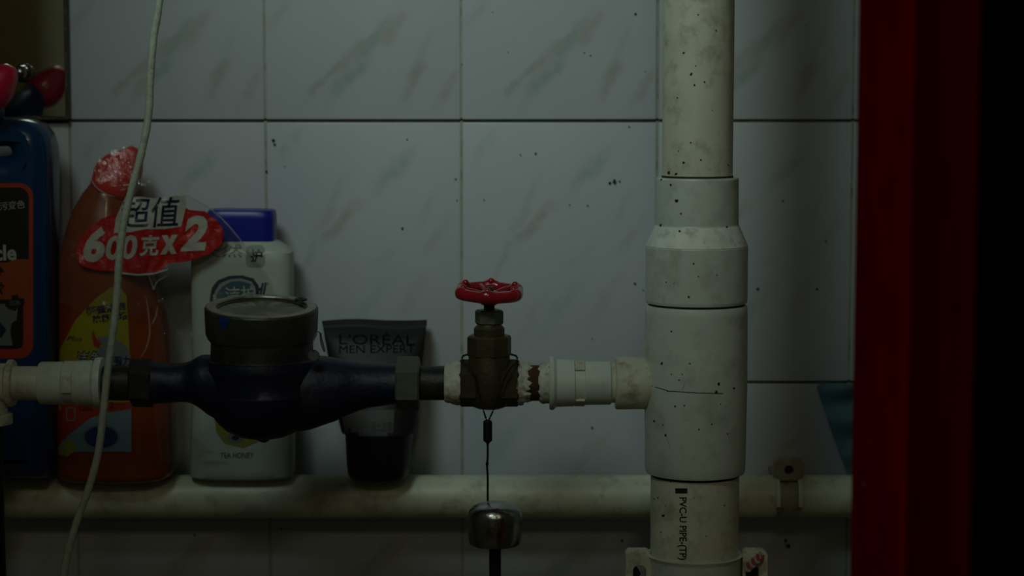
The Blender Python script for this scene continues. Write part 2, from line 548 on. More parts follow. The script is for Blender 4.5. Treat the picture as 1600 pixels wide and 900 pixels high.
bm = bmesh.new(); box(bm, (ex + .0005, 0.82, 0.02), (ex + 0.0415, 0.9495, 2.1), 0.004, 3)
mk('shade_strip_maroon', bm, mat('painted_shade_maroon', (0.36, 0.0006, 0.0006), 0.9, spec=0.0, var=.1), dl, label='darker maroon strip of the red door, painted as half shade')  # middle step of the fade to black, shade painted as darker red

# ---------------------------------------------------------------- mirror at upper left
MIRR, nt, b = nodes_of('aged_mirror_glass')
setin(b, 'Base Color', (0.62, 0.64, 0.56, 1)); setin(b, 'Metallic', 1.0); setin(b, 'Roughness', 0.06)
MEDGE = mat('dark_mirror_edge', (0.05, 0.05, 0.035), 0.5, dirt=(0.3, 0.28, 0.2), dirt_amt=0.6, dscale=60)
a = P(107, 187, 1.640)
my = WY - 0.0062
mir = empty('wall_mirror', (a.x, my - .001, a.z), 'frameless wall mirror at upper left with dark edges', 'mirror')
bm = bmesh.new(); box(bm, (a.x - 0.42, my - 0.004, a.z), (a.x, my + 0.003, a.z + 0.55), 0.0008, 2); mk('mirror_edge', bm, MEDGE, mir)
bm = bmesh.new(); box(bm, (a.x - 0.418, my - 0.0046, a.z + .0025), (a.x - .0022, my - 0.0040, a.z + 0.548)); mk('mirror_glass', bm, MIRR, mir, smooth=False)
q = P(37, 114, my - .006)
bm = bmesh.new()
lathe(bm, [(0, .0075), (.002, .0075), (.004, .0062), (.0095, .0058)] + [(.0095 + .0058 * math.sin(t), .0058 * math.cos(t)) for t in (.3, .6, .9, 1.2, 1.45)] + [(.0153, 0)], q, (0, -1, 0), 32)
mk('mounting_screw', bm, CHROME, mir, label='round chrome screw cap')


# ---------------------------------------------------------------- low wall pipe with clips
YP = 1.6195; RP = 0.0165
zp = P(800, 775.5, YP).z
bm = bmesh.new()
x0, x1 = -0.62, 0.62
lathe(bm, [(x0, RP), (-0.2, RP + .0002), (0.02, RP), (x1, RP)], (0, YP, zp), (1, 0, 0), 64)
wp, wpb = mk('wall_pipe', bm, PVCP, label='long cream plastic pipe running low along the tiled wall', cat='pipe', keep=True)
ZTOP = zp + RP + 0.0002


CLIPM = mat('dark_grimy_clip_plastic', (0.36, 0.36, 0.26), 0.5, dirt=(0.10, 0.08, 0.05), dirt_amt=0.8, dscale=60, bump=0.3, var=0.2)


def clip(pxc, label):
    c = P(pxc, 775, YP)
    e = empty('pipe_clip', (c.x, YP, zp - RP), label, 'pipe clip')
    wd = 0.0085
    bm = bmesh.new()
    # saddle strap around the pipe: section annulus sector
    def sect(r0, r1, xa, xb, a0=-100, a1=118, n=26):
        rows = []
        for i in range(n + 1):
            t = math.radians(a0 + (a1 - a0) * i / n)
            dy, dz = -math.cos(t), math.sin(t)
            rows.append([bm.verts.new((xx, YP + dy * rr, zp + dz * rr)) for xx, rr in ((xa, r0), (xb, r0), (xb, r1), (xa, r1))])
        for A, B in zip(rows, rows[1:]):
            for k_ in range(4):
                bm.faces.new((A[k_], A[(k_ + 1) % 4], B[(k_ + 1) % 4], B[k_]))
        bm.faces.new(rows[0]); bm.faces.new(rows[-1])
    sect(RP + .0002, RP + .0018, c.x - wd, c.x + wd)
    mk('strap', bm, CLIPM, e)
    for s in (-1, 1):
        bm = bmesh.new()
        sect(RP + .0002, RP + .0062, c.x + s * wd - .0014, c.x + s * wd + .0014, -10, 100)
        mk('rib', bm, PVC, e)
    bm = bmesh.new()
    t = curve_mesh([rrect(-.0105, 0, .0105, .0165, .005), ell(0, .0075, .0042, .0042, 24)], .0035, .0008, 2)
    for v in t.verts:
        v.co = Vector((c.x + v.co.x, YP - .012 + .0 - v.co.z, zp + RP + v.co.y - .0005))
    me = bpy.data.meshes.new('t'); t.to_mesh(me); t.free(); bm.from_mesh(me)
    box(bm, (c.x - .0105, YP - .009, zp + RP - .001), (c.x + .0105, WY - .002, zp + RP + .0022), .0005)
    mk('screw_ear', bm, CLIPM, e)
    bm = bmesh.new(); lathe(bm, [(0, .0038), (.002, .0036), (.0028, 0)], (c.x, YP - .010, zp + RP + .007), (0, -1, 0), 16)
    mk('screw', bm, GRIME, e)


clip(1228, 'grimy cream pipe clip with two ribs on the wall pipe beside the red door')
clip(-6, 'cream pipe clip at the left end of the wall pipe, cut by the picture edge')

# ---------------------------------------------------------------- vertical riser
Y0 = 1.45
XR = P(1087, 600, Y0).x
s0 = S(Y0) * 1.006


def zr(py): return P(1087, py, Y0).z


R_ = lambda px: px * s0
riser = empty('riser_pipe', (XR, Y0, 0.78), 'thick white plastic vertical water pipe with reducer and tee joint', 'pipe')
bm = bmesh.new(); lathe(bm, [(zr(300), R_(54.5)), (zr(100), R_(55)), (zr(-500), R_(55))], (XR, Y0, 0), (0, 0, 1), 72)
_, up_b = mk('upper_pipe', bm, PVCP, riser, keep=True)
bm = bmesh.new()
lathe(bm, [(zr(473), R_(76)), (zr(472), R_(78.5)), (zr(468), R_(79.5)), (zr(386), R_(79.5)), (zr(384), R_(79)), (zr(352), R_(65.2)), (zr(350), R_(64.5)), (zr(280), R_(64)), (zr(277.5), R_(63)), (zr(277), R_(54.6))], (XR, Y0, 0), (0, 0, 1), 72)
_, red_b = mk('reducer', bm, PVC, riser, keep=True, sharp=12)
bm = bmesh.new(); lathe(bm, [(zr(482), R_(74)), (zr(466), R_(74))], (XR, Y0, 0), (0, 0, 1), 64)
mk('joint_gasket', bm, GRIME, riser, label='black gap between reducer and tee')
bm = bmesh.new()
lathe(bm, [(zr(738), R_(70)), (zr(737), R_(77)), (zr(732), R_(78.5)), (zr(715), R_(79)), (zr(600), R_(80.5)), (zr(490), R_(80)), (zr(478), R_(79.5)), (zr(476.5), R_(78.5)), (zr(476), R_(73))], (XR, Y0, 0), (0, 0, 1), 72)
_, tee_b = mk('tee_body', bm, PVC, riser, keep=True)
bm = bmesh.new(); lathe(bm, [(0.86, R_(69.5)), (zr(880), R_(69.5)), (zr(725), R_(69.5))], (XR, Y0, 0), (0, 0, 1), 72)
_, low_b = mk('lower_pipe', bm, PVCP, riser, keep=True)
# branch socket to the left, melting into the tee
ZB = P(900, 598.5, Y0).z
XP = lambda px: P(px, 598, Y0).x
bm = bmesh.new()
lathe(bm, [(XP(961), R_(34)), (XP(961.5), R_(40)), (XP(964), R_(41.5)), (XP(1006), R_(41)), (XP(1014), R_(38)), (XP(1020), R_(33)), (XP(1030), R_(28))], (0, Y0, ZB), (1, 0, 0), 64)
mk('branch_socket', bm, PVCD, riser)
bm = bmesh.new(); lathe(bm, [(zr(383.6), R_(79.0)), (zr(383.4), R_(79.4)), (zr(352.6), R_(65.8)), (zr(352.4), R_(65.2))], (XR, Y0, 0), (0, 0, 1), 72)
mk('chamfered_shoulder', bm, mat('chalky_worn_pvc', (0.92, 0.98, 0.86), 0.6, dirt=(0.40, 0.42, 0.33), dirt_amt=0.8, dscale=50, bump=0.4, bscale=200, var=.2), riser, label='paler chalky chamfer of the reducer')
# grime lines where the parts meet
bm = bmesh.new()
lathe(bm, [(zr(279), R_(57)), (zr(275.5), R_(55.4)), (zr(274), R_(55.1))], (XR, Y0, 0), (0, 0, 1), 64)
mk('grime_line', bm, GRIME, riser)
bm = bmesh.new()
lathe(bm, [(zr(742), R_(69.8)), (zr(737), R_(71.5)), (zr(736), R_(72))], (XR, Y0, 0), (0, 0, 1), 64)
mk('grime_line', bm, GRIME, riser)


def merge(bm, t):
    me = bpy.data.meshes.new('t'); t.to_mesh(me); t.free(); bm.from_mesh(me); bpy.data.meshes.remove(me)


def blob(px, py, r, seed):
    rr = random.Random(seed)
    return [(px + r * rr.uniform(.5, 1.2) * math.cos(2 * PI * i / 9), py + r * rr.uniform(.6, 1.3) * math.sin(2 * PI * i / 9)) for i in range(9)]


def specks_on(bvh, lst, parent, name='dirt_speck', m=GRIME):
    bm = bmesh.new()
    for i, s in enumerate(lst):
        t = poly(blob(s[0], s[1], s[2] * .8, i)); wrap(t, bvh, .0002, 50); merge(bm, t)
    mk(name, bm, m, parent, kind='stuff', smooth=None)


specks_on(up_b, [(1091, 23, 1.6), (1119, 48, 2), (1068, 83, 2.2), (1087, 103, 1.6), (1080, 116, 3), (1101, 128, 2), (1085, 133, 2.2), (1058, 153, 2), (1113, 172, 1.4), (1068, 254, 3), (1095, 250, 2), (1079, 223, 2), (1138, 258, 1.6), (1060, 236, 1.5), (1045, 270, 4), (1056, 272, 3)], riser)
specks_on(red_b, [(1057, 314, 3.6), (1048, 289, 2.6), (1033, 281, 2), (1064, 334, 2.2), (1075, 372, 3), (1062, 361, 2.5), (1032, 352, 2.6), (1093, 386, 2.6), (1084, 412, 2.2), (1041, 441, 1.6), (1076, 464, 2.6), (1091, 432, 1.5), (1120, 430, 1.4), (1142, 364, 3), (1136, 355, 3), (1053, 443, 1)], riser)
specks_on(tee_b, [(1049, 518, 1.8), (1123, 600, 3.4), (1119, 613, 3.2), (1147, 607, 2.5), (1034, 568, 2.8), (1078, 568, 1.8), (1061, 594, 1.8), (1069, 634, 2.2), (1055, 635, 2.4), (1043, 611, 2), (1022, 658, 2.4), (1092, 671, 2), (1112, 663, 1.6), (1137, 678, 1.8), (1040, 680, 3), (1036, 664, 1.6), (1066, 585, 1.5), (1049, 585, 1.5), (1126, 632, 1.6)], riser)
specks_on(low_b, [(1036, 806, 3), (1028, 778, 2), (1022, 780, 1.5), (1033, 832, 1.6), (1048, 752, 2), (1132, 790, 1.6), (1103, 838, 1.2), (1085, 778, 1.2), (1040, 790, 1.2)], riser)
# crack and stain trails on the tee
bm = bmesh.new()
for pts in ([(1018, 603), (1045, 611), (1090, 614), (1130, 615)], [(1039, 676), (1047, 700), (1048, 728)], [(1070, 598), (1066, 610)], [(1042, 640), (1041, 650)]):
    L_ = [(x, y - .6) for x, y in pts] + [(x, y + .6) for x, y in reversed(pts)]
    t = poly(L_); wrap(t, tee_b, .0002, 8); merge(bm, t)
mk('hairline_stain', bm, GRIME, riser, kind='stuff', smooth=None)
# printed writing on the lower pipe, reading downwards
PRINT = mat('black_ink', (0.006, 0.010, 0.010), 0.7)
t = text_px('PVC-U PIPE-(TP)', (1058, 777), 98, 15, PI / 2, bold=0.02)
merge(t, poly([(1055, 763), (1074, 763), (1074, 771), (1055, 771)]))
decal('printed_text', t, low_b, PRINT, riser, .0002, 5, label='black printed letters PVC-U PIPE-(TP)')

# ---------------------------------------------------------------- clamp at the foot of the riser
cl = empty('riser_clamp', (XR, Y0, zr(960)), 'cream plastic clamp ring around the foot of the riser pipe', 'clamp')
bm = bmesh.new()
lathe(bm, [(zr(960), R_(72.5)), (zr(873), R_(72.5)), (zr(870), R_(73)), (zr(866.5), R_(76)), (zr(865), R_(76.5)), (zr(865), R_(70)), (zr(960), R_(70))], (XR, Y0, 0), (0, 0, 1), 64, closed=True)
mk('ring', bm, PVC, cl)
for sx, pxa, pxb, nm in ((-1, 978, 1014, 'ear'), (1, 1160, 1196, 'ear')):
    xa, xb = P(pxa, 880, Y0).x, P(pxb, 880, Y0).x
    za, zb = zr(955), zr(859)
    hx = xa + .009 if sx < 0 else xb - .010
    t = curve_mesh([rrect(xa, za, xb, zb, .003), rrect(hx - .0052, zr(940), hx + .0052, zr(878), .0045)], .006, .0008, 2)
    for v in t.verts: v.co = Vector((v.co.x, Y0 - .002 - v.co.z, v.co.y))
    mk(nm, t, PVCD, cl)
for xx in (P(989, 880, Y0).x, P(1177, 880, Y0).x):
    bm = bmesh.new()
    lathe(bm, [(0, .0055), (.006, .0055), (.007, .003)], (xx, Y0 + .006, zr(897)), (0, -1, 0), 6)
    mk('clamp_bolt', bm, GRIME, cl)
# red and white twisted tie on the right ear
REDW = mat('faded_red_tie', (0.36, 0.06, 0.05), 0.6); WHTW = mat('off_white_tie', (0.42, 0.38, 0.32), 0.6)
tw = empty('twist_tie', P(1180, 895, Y0 - .012), 'small red and white twisted tie beside the foot of the riser', 'tie')
for kx, mm in ((0, REDW), (1, WHTW)):
    pts = []
    for i in range(40):
        u = i / 39
        c = P(1168 + 22 * u, 888 - 20 * u, Y0 - .014)
        an = u * 6 * PI + kx * PI
        pts.append(c + Vector((math.cos(an) * .001, math.sin(an) * .0022, math.sin(an) * .0022)))
    bm = bmesh.new(); tube(bm, pts, .0011, 8); mk('strand', bm, mm, tw)

# ---------------------------------------------------------------- horizontal line fittings
def xl_(bm, prof, seg=56, phase=0.0):
    lathe(bm, [(XP(x), R_(r)) for x, r in prof], (0, Y0, ZB), (1, 0, 0), seg, phase)


def xhex(bm, xa, xb, r):
    hexbar(bm, XP(xa), XP(xb), R_(r), (0, Y0, ZB), (1, 0, 0), phase=PI / 2)


VERT = PI / 2
# right coupling (flanged, notched collar)
cp = empty('pipe_coupling', (XP(905), Y0, ZB - R_(42)), 'grimy white flanged pipe coupling between the red-wheeled valve and riser tee', 'coupling')
bm = bmesh.new()
xl_(bm, [(858, 34), (858.5, 41), (861, 42.5), (865, 42), (868, 39), (870, 37.5), (897, 36.5), (898.5, 33), (900, 32.8), (913, 32.8), (914, 34.5), (953, 34), (955, 32), (956, 30)])
mk('coupling_body', bm, PVC, cp)
bm = bmesh.new()
xl_(bm, [(954, 31), (962, 31)]); mk('short_pipe', bm, PVCD, cp)
for dang in (-62, 62, 180):
    t = math.radians(dang)
    bm = bmesh.new()
    # raised lug in the groove, bent around the axis
    rows = []
    for i in range(7):
        an = math.radians(20) * (i / 6 - .5) * 2 + t
        dy, dz = -math.cos(an - math.radians(-20) * 0), math.sin(an)
        rows.append([bm.verts.new((XP(xx), Y0 + dy * R_(rr), ZB + dz * R_(rr))) for xx, rr in ((898, 31), (913, 31), (913, 36.5), (898, 36.5))])
    for A, B in zip(rows, rows[1:]):
        for q_ in range(4): bm.faces.new((A[q_], A[(q_ + 1) % 4], B[(q_ + 1) % 4], B[q_]))
    bm.faces.new(rows[0]); bm.faces.new(rows[-1])
    mk('lug', bm, PVCD, cp)
# left coupling
cpl = empty('pipe_coupling', (XP(110), Y0, ZB - R_(42)), 'white flanged pipe coupling in front of the orange bottle, left of the meter', 'coupling')
bm = bmesh.new()
xl_(bm, [(62, 26), (62.5, 32), (65, 33.5), (100, 33.5), (101, 31.5), (117, 31.5), (118, 35), (120, 35.5), (146, 35.5), (149, 37.5), (151, 40), (156, 40.5), (161, 40), (162, 36), (162, 25)])
mk('coupling_body', bm, PVC, cpl)
for dang in (8, 110, 235):
    t = math.radians(dang)
    bm = bmesh.new(); rows = []
    for i in range(7):
        an = math.radians(26) * (i / 6 - .5) * 2 + t
        rows.append([bm.verts.new((XP(xx), Y0 - math.cos(an) * R_(rr), ZB + math.sin(an) * R_(rr))) for xx, rr in ((102, 30), (117.5, 30), (117.5, 35), (102, 35))])
    for A, B in zip(rows, rows[1:]):
        for q_ in range(4): bm.faces.new((A[q_], A[(q_ + 1) % 4], B[(q_ + 1) % 4], B[q_]))
    bm.faces.new(rows[0]); bm.faces.new(rows[-1])
    mk('lug', bm, PVCD, cpl)
# left tee and pipe
lt = empty('pipe_tee', (XP(-15), Y0, ZB - .06), 'cream plastic tee joint at the left picture edge, on the meter line', 'pipe joint')
bm = bmesh.new(); xl_(bm, [(16, 26.5), (63, 26.5)]); mk('short_pipe', bm, PVCP, lt)
bm = bmesh.new(); xl_(bm, [(-75, 33), (-74, 35), (-10, 31), (10, 31), (12, 34), (14, 37), (19, 37), (22, 35.5), (22.5, 26)]); mk('tee_body', bm, PVCD, lt)
xx = XP(-22)
bm = bmesh.new(); lathe(bm, [(ZB - R_(66), R_(34)), (ZB - R_(64), R_(40)), (ZB - R_(50), R_(40)), (ZB - R_(48), R_(33)), (ZB, R_(31))], (xx, Y0, 0), (0, 0, 1), 48); mk('down_socket', bm, PVCD, lt)
bm = bmesh.new(); tube(bm, [Vector((xx, Y0, ZB - R_(60))), Vector((xx - .001, Y0 + .002, ZB - .07)), Vector((xx, Y0 + .003, ZB - .20)), Vector((xx, Y0, 0.8))], R_(24), 24)
mk('black_hose', bm, BLACKP, label='black rubber hose dropping from the tee at the left picture edge', cat='hose')

# ---------------------------------------------------------------- water meter
mt = empty('water_meter', (XP(410), Y0, ZB - R_(88)), 'old dark blue iron water meter with round grimy brass-rimmed dial', 'water meter')
rows = [(238, 566, 632, .0145, 2.2), (262, 568, 630, .0145, 2.1), (292, 566, 628, .015, 2.1), (312, 556, 636, .019, 2.2), (332, 556, 650, .022, 2.2), (358, 560, 660, .026, 2.2), (405, 562, 668, .028, 2.2),
        (455, 560, 674, .026, 2.2), (492, 556, 668, .023, 2.2), (530, 561, 654, .019, 2.2), (560, 566, 642, .016, 2.1), (590, 568, 634, .0148, 2), (622, 568, 632, .0145, 2)]
st = []
for r in interp([tuple(r) for r in rows], 5) if False else [tuple(r) for r in rows]:
    st.append(r)


def lerp_rows(rows, n=5):
    out = []
    for i in range(len(rows) - 1):
        p0, p1, p2, p3 = rows[max(i - 1, 0)], rows[i], rows[i + 1], rows[min(i + 2, len(rows) - 1)]
        for q_ in range(n):
            t = q_ / n
            out.append(tuple(0.5 * (2 * b_ + (c_ - a_) * t + (2 * a_ - 5 * b_ + 4 * c_ - d_) * t * t + (3 * b_ - a_ - 3 * c_ + d_) * t ** 3) for a_, b_, c_, d_ in zip(p0, p1, p2, p3)))
    out.append(tuple(rows[-1]))
    return out


st = [(P(x, a_, Y0), P(x, b_, Y0), ty, e) for x, a_, b_, ty, e in lerp_rows(rows)]
bm = bmesh.new(); loft(bm, st, 56)
for v in bm.verts:
    d = noise.noise(v.co * 90) * .0008; v.co += Vector((0, d, d))
mk('meter_body', bm, BLUEIRON, mt, sharp=60)
# cup between the body and the register
XM = XP(410)
tilt = Vector((0.025, -math.sin(math.radians(6.5)), math.cos(math.radians(6.5)))).normalized()
bm = bmesh.new()
zc = P(410, 560, Y0).z
oc = Vector((XM, Y0, zc))
zq = lambda py: P(408, py, Y0).z
lathe(bm, [(zq(561), R_(82)), (zq(559), R_(80.5)), (zq(540), R_(79.5)), (zq(515), R_(79.5))], (XM, Y0, 0), (0, 0, 1), 72)
mk('upper_cup', bm, IRON, mt)
bm = bmesh.new()
lathe(bm, [(zq(684), 0), (zq(683.5), R_(24)), (zq(680), R_(40)), (zq(672), R_(56)), (zq(660), R_(70)), (zq(645), R_(80)), (zq(630), R_(85)), (zq(614), R_(87)), (zq(612), R_(85)), (zq(596), R_(84)), (zq(578), R_(87)), (zq(574), R_(88)), (zq(562), R_(85)), (zq(560), R_(80))], (XM, Y0, 0), (0, 0, 1), 72)
for v in bm.verts: v.co += Vector((noise.noise(v.co * 120), noise.noise(v.co * 120 + Vector((7, 0, 0))), 0)) * .0007
mk('lower_bowl', bm, BLUEIRON, mt, sharp=40)
bm = bmesh.new()
zt = P(410, 479, Y0).z
ot = Vector((XM, Y0, zt))
bm = bmesh.new()
prof = [(-.024, R_(76)), (-.024, R_(80)), (-.022, R_(84)), (-.019, R_(87)), (-.003, R_(88.5)), (-.001, R_(88.3)), (0, R_(87)), (0, R_(84)), (-.0008, R_(71)), (-.0016, R_(68)), (-.0042, R_(66)), (-.006, R_(66)), (-.006, R_(60))]
lathe(bm, prof, ot, tilt, 96)
RING = mat('olive_painted_ring', (0.036, 0.038, 0.022), 0.45, dirt=(0.03, 0.028, 0.018), dirt_amt=0.8, dscale=35, bump=0.4, bscale=200, var=0.3)
_, ring_b = mk('register_ring', bm, RING, mt, keep=True, sharp=25)
bm = bmesh.new()
lathe(bm, [(-.0005, R_(85.5)), (.0005, R_(85)), (.0006, R_(72)), (-.0004, R_(70.5))], ot, tilt, 96, closed=True)
mk('worn_rim', bm, mat('worn_bare_brass', (0.30, 0.29, 0.20), 0.4, metal=0.5, dirt=(0.08, 0.08, 0.05), dirt_amt=0.8, dscale=50, bump=0.3), mt, label='bare worn rim of the dial')
bm = bmesh.new()
lathe(bm, [(-.0026, 0), (-.0026, R_(68))], ot, tilt, 64)
mk('dial_glass', bm, mat('dusty_dial_glass', (0.36, 0.345, 0.22), 0.35, dirt=(0.12, 0.11, 0.07), dirt_amt=0.7, dscale=30, bump=0.2), mt, label='dusty yellowed dial glass')
# hinge tab on the ring, blue tape, seal
bm = bmesh.new()
hp = P(470, 469, Y0 + .010)
lathe(bm, [(0, .0042), (.0012, .0042), (.0016, .0028), (.0012, .0016), (-.0004, .0016)], hp, tilt, 20); mk('hinge_boss', bm, IRON, mt)
BLUET = mat('bright_blue_paint_patch', (0.014, 0.028, 0.19), 0.5)
decal('paint_patch', poly([(340, 489), (358, 491), (357, 505), (350, 517), (343, 508)]), ring_b, BLUET, mt, .0003, 6, label='flaking blue paint patch')
bm = bmesh.new(); lathe(bm, [(-.0012, 0), (-.0012, .0036), (-.0006, .0041), (.0006, .0041), (.0012, .0036), (.0012, 0)], P(490, 556, Y0 - .026), (0.2, -1, .25), 24)
mk('lead_seal', bm, mat('grey_lead', (0.07, 0.07, 0.055), .6), mt)
WIRE = mat('seal_wire', (0.35, 0.36, 0.33), 0.35, metal=0.7)
bm = bmesh.new(); tube(bm, catmull([P(488, 553, Y0 - .026), P(489, 535, Y0 - .030), P(497, 518, Y0 - .024), P(503, 530, Y0 - .018), P(508, 548, Y0 - .018)], 8), .0004, 6); mk('seal_wire', bm, WIRE, mt)
bm = bmesh.new(); tube(bm, catmull([P(501, 520, Y0 - .01), P(502, 535, Y0 - .01), P(507, 549, Y0 - .012)], 6), .0009, 6); mk('seal_wire', bm, WIRE, mt)
bm = bmesh.new(); lathe(bm, [(-.001, .0052), (.003, .0048), (.005, .003), (.0055, 0)], P(412, 679, Y0), (-.3, 0, -1), 10); mk('drain_plug', bm, IRON, mt)
for xa, xb, r, nm in ((205, 240, 38, 'union_nut'), (619, 656, 42.5, 'union_nut')):
    bm = bmesh.new(); xhex(bm, xa, xb, r); mk(nm, bm, ZINC if xa > 400 else IRON, mt, sharp=20)
bm = bmesh.new(); xl_(bm, [(160, 27), (205, 28)]); mk('left_nipple', bm, IRON, mt)
bm = bmesh.new(); xl_(bm, [(655, 27), (697, 27)]); mk('right_nipple', bm, IRON, mt)

# ---------------------------------------------------------------- gate valve
XV = XP(764.5)
gv = empty('gate_valve', (XV, Y0, ZB - R_(38)), 'brown brass gate valve with a red handwheel on the meter line', 'valve')
zv = lambda py: P(764, py, Y0).z
bm = bmesh.new()
lathe(bm, [(zv(640), 0), (zv(638), R_(18)), (zv(634), R_(28)), (zv(622), R_(35)), (zv(598), R_(37)), (zv(578), R_(36)), (zv(566), R_(33)), (zv(554), R_(32))], (XV, Y0, 0), (0, 0, 1), 48)
xl_(bm, [(735, 31), (795, 31)])
mk('valve_body', bm, BRASS, gv)
for xa, xb in ((718, 746), (781, 811)):
    bm = bmesh.new(); xhex(bm, xa, xb, 37.5); mk('hex_end', bm, BRASS, gv, sharp=20)
bm = bmesh.new(); hexbar(bm, zv(557), zv(524), R_(35), (XV, Y0, 0), (0, 0, 1), phase=PI / 2 + PI / 16, seg=8)
mk('bonnet_collar', bm, BRASS, gv, sharp=20)
bm = bmesh.new(); lathe(bm, [(zv(526), R_(24)), (zv(513), R_(24)), (zv(511), R_(22.5)), (zv(504), R_(16)), (zv(496), R_(14))], (XV, Y0, 0), (0, 0, 1), 40)
mk('bonnet', bm, BRASS, gv)
bm = bmesh.new(); hexbar(bm, zv(507), zv(484), R_(22.5), (XV, Y0, 0), (0, 0, 1), phase=0.35)
mk('packing_nut', bm, ZINC, gv, sharp=20, label='pale zinc packing nut')
bm = bmesh.new(); lathe(bm, [(zv(490), R_(8.5)), (zv(462), R_(8.5))], (XV, Y0, 0), (0, 0, 1), 20); mk('stem', bm, GRIME, gv)
# handwheel, tilted a little towards the viewer
ax = Vector((0.03, -math.sin(math.radians(5)), math.cos(math.radians(5)))).normalized()
hw_o = Vector((XV, Y0, zv(456)))
a_, u_, v_ = frame_of(ax)


def hp_(ang, rr, h): return hw_o + (u_ * math.cos(ang) + v_ * math.sin(ang)) * rr + a_ * h


bm = bmesh.new()
nA, nB = 120, 18; rings = []
for i in range(nA):
    an = 2 * PI * i / nA
    lob = math.cos(6 * an + .3)
    RM = R_(47.5 + 1.4 * lob); mi = R_(7.2 + 1.3 * max(0, lob)); hh = R_(1.8) * max(0, lob) - R_(1)
    rings.append([bm.verts.new(hp_(an, RM + mi * math.cos(2 * PI * j / nB), hh + mi * 1.25 * math.sin(2 * PI * j / nB))) for j in range(nB)])
for i in range(nA):
    A, B = rings[i], rings[(i + 1) % nA]
    for j in range(nB): bm.faces.new((A[j], A[(j + 1) % nB], B[(j + 1) % nB], B[j]))
for i in range(6):
    an = (2 * PI * i - .3) / 6
    c = hp_(an, R_(45), R_(9))
    b2 = bmesh.new(); bmesh.ops.create_icosphere(b2, subdivisions=3, radius=R_(5.2))
    for v in b2.verts: v.co = c + v.co
    merge(bm, b2)
wheel = mk('handwheel', bm, REDP, gv, label='red painted scalloped handwheel', sharp=60)
for i in range(5):
    an = 2 * PI * i / 5 + .35
    bm = bmesh.new()
    tube(bm, catmull([hp_(an, R_(6), -R_(5)), hp_(an, R_(18), -R_(2)), hp_(an, R_(32), R_(1)), hp_(an, R_(46), R_(2))], 5), R_(4.6), 12)
    mk('spoke', bm, REDP, wheel, sharp=60)
bm = bmesh.new()
lathe(bm, [(-R_(20), R_(12)), (-R_(17), R_(16)), (-R_(8), R_(19)), (0, R_(15)), (R_(2), R_(10))], hw_o, ax, 36); mk('hub', bm, REDP, wheel)
bm = bmesh.new(); hexbar(bm, R_(1), R_(8), R_(8), hw_o, ax); mk('wheel_nut', bm, BRASS, wheel)
# tape and rusty nipple
bm = bmesh.new(); xl_(bm, [(694, 25), (695, 29), (699, 31), (703, 30), (706, 33), (711, 34), (716, 34.5), (720, 34)])
for v in bm.verts:
    d = noise.noise(v.co * 400) * .0009; c = Vector((v.co.x, Y0, ZB)); v.co += (v.co - c).normalized() * d
mk('thread_tape', bm, TAPE, gv, sharp=50)
bm = bmesh.new(); xl_(bm, [(809, 34), (815, 33), (819, 31), (824, 31), (828, 28)], 40)
for v in bm.verts:
    d = noise.noise(v.co * 380) * .0014; v.co.x += d * 2.2; c = Vector((v.co.x, Y0, ZB)); v.co += (v.co - c).normalized() * d
mk('thread_tape', bm, TAPE, gv, sharp=50)
bm = bmesh.new(); xl_(bm, [(818, 28.5)] + [(820 + i, 28.5 - (i % 2) * .9) for i in range(0, 34)]); mk('rusty_nipple', bm, RUST, gv, sharp=50, label='rusty brown threaded nipple')
bm = bmesh.new(); xl_(bm, [(842, 28), (844, 31), (848, 32.5), (853, 32), (859, 31.5)], 40)
for v in bm.verts:
    d = noise.noise(v.co * 380 + Vector((5, 0, 0))) * .0014; v.co.x += d * 2; c = Vector((v.co.x, Y0, ZB)); v.co += (v.co - c).normalized() * d
mk('thread_tape', bm, TAPE, gv, sharp=50)

# ---------------------------------------------------------------- hanging chain, cord, domed cap
YC = Y0 - .0185
ch = empty('bead_chain', P(762, 690, YC), 'dark bead chain looped round the valve, ending in a black sleeve', 'chain')
bm = bmesh.new()
pathL = [P(722, 566, YC + .012), P(733, 573, YC), P(742, 590, YC - .0005), P(747, 612, YC), P(754, 637, YC), P(760, 656, YC + .006)]
pathR = [P(808, 566, YC + .012), P(797, 576, YC), P(788, 592, YC - .0005), P(780, 616, YC), P(772, 638, YC), P(764, 656, YC + .006)]
back = [P(722, 566, YC + .012), P(724, 556, Y0), P(742, 553, Y0 + .0165), P(764, 553, Y0 + .019), P(786, 553, Y0 + .0165), P(806, 556, Y0), P(808, 566, YC + .012)]
for pth in (pathL, pathR, back):
    pts = catmull(pth, 14)
    acc = 0; last = pts[0]; nxt = 0
    for p in pts:
        acc += (p - last).length; last = p
        if acc >= nxt:
            b2 = bmesh.new(); bmesh.ops.create_icosphere(b2, subdivisions=1, radius=.00085)
            for v in b2.verts: v.co = p + v.co
            merge(bm, b2); nxt += .0021
    tube(bm, pts, .0003, 5)
mk('chain_beads', bm, mat('dark_chain_metal', (0.05, 0.05, 0.045), .35, metal=.8), ch, kind='stuff')
YS = YC + .006
xs_ = P(762, 673, YS).x
bm = bmesh.new(); lathe(bm, [(P(762, 691, YS).z, .0018), (P(762, 688.5, YS).z, .0031), (P(762, 659, YS).z, .0031), (P(762, 657, YS).z, .0024)], (xs_, YS, 0), (0, 0, 1), 24); mk('sleeve', bm, BLACKP, ch)
bm = bmesh.new()
tube(bm, catmull([Vector((xs_, YS, P(762, 689, YS).z)), P(762, 714, YS), P(761, 728, YS), P(762, 745, YS), P(762, 783, YS)], 6), .0007, 8, rfun=lambda i, n: .0012 if i < 2 else (.0011 if i in (10, 11) else .00075))
mk('cord', bm, BLACKP, ch)
xb = P(773.5, 820, YS).x; zbt = P(773, 850, YS).z; ztp = P(773, 784, YS).z
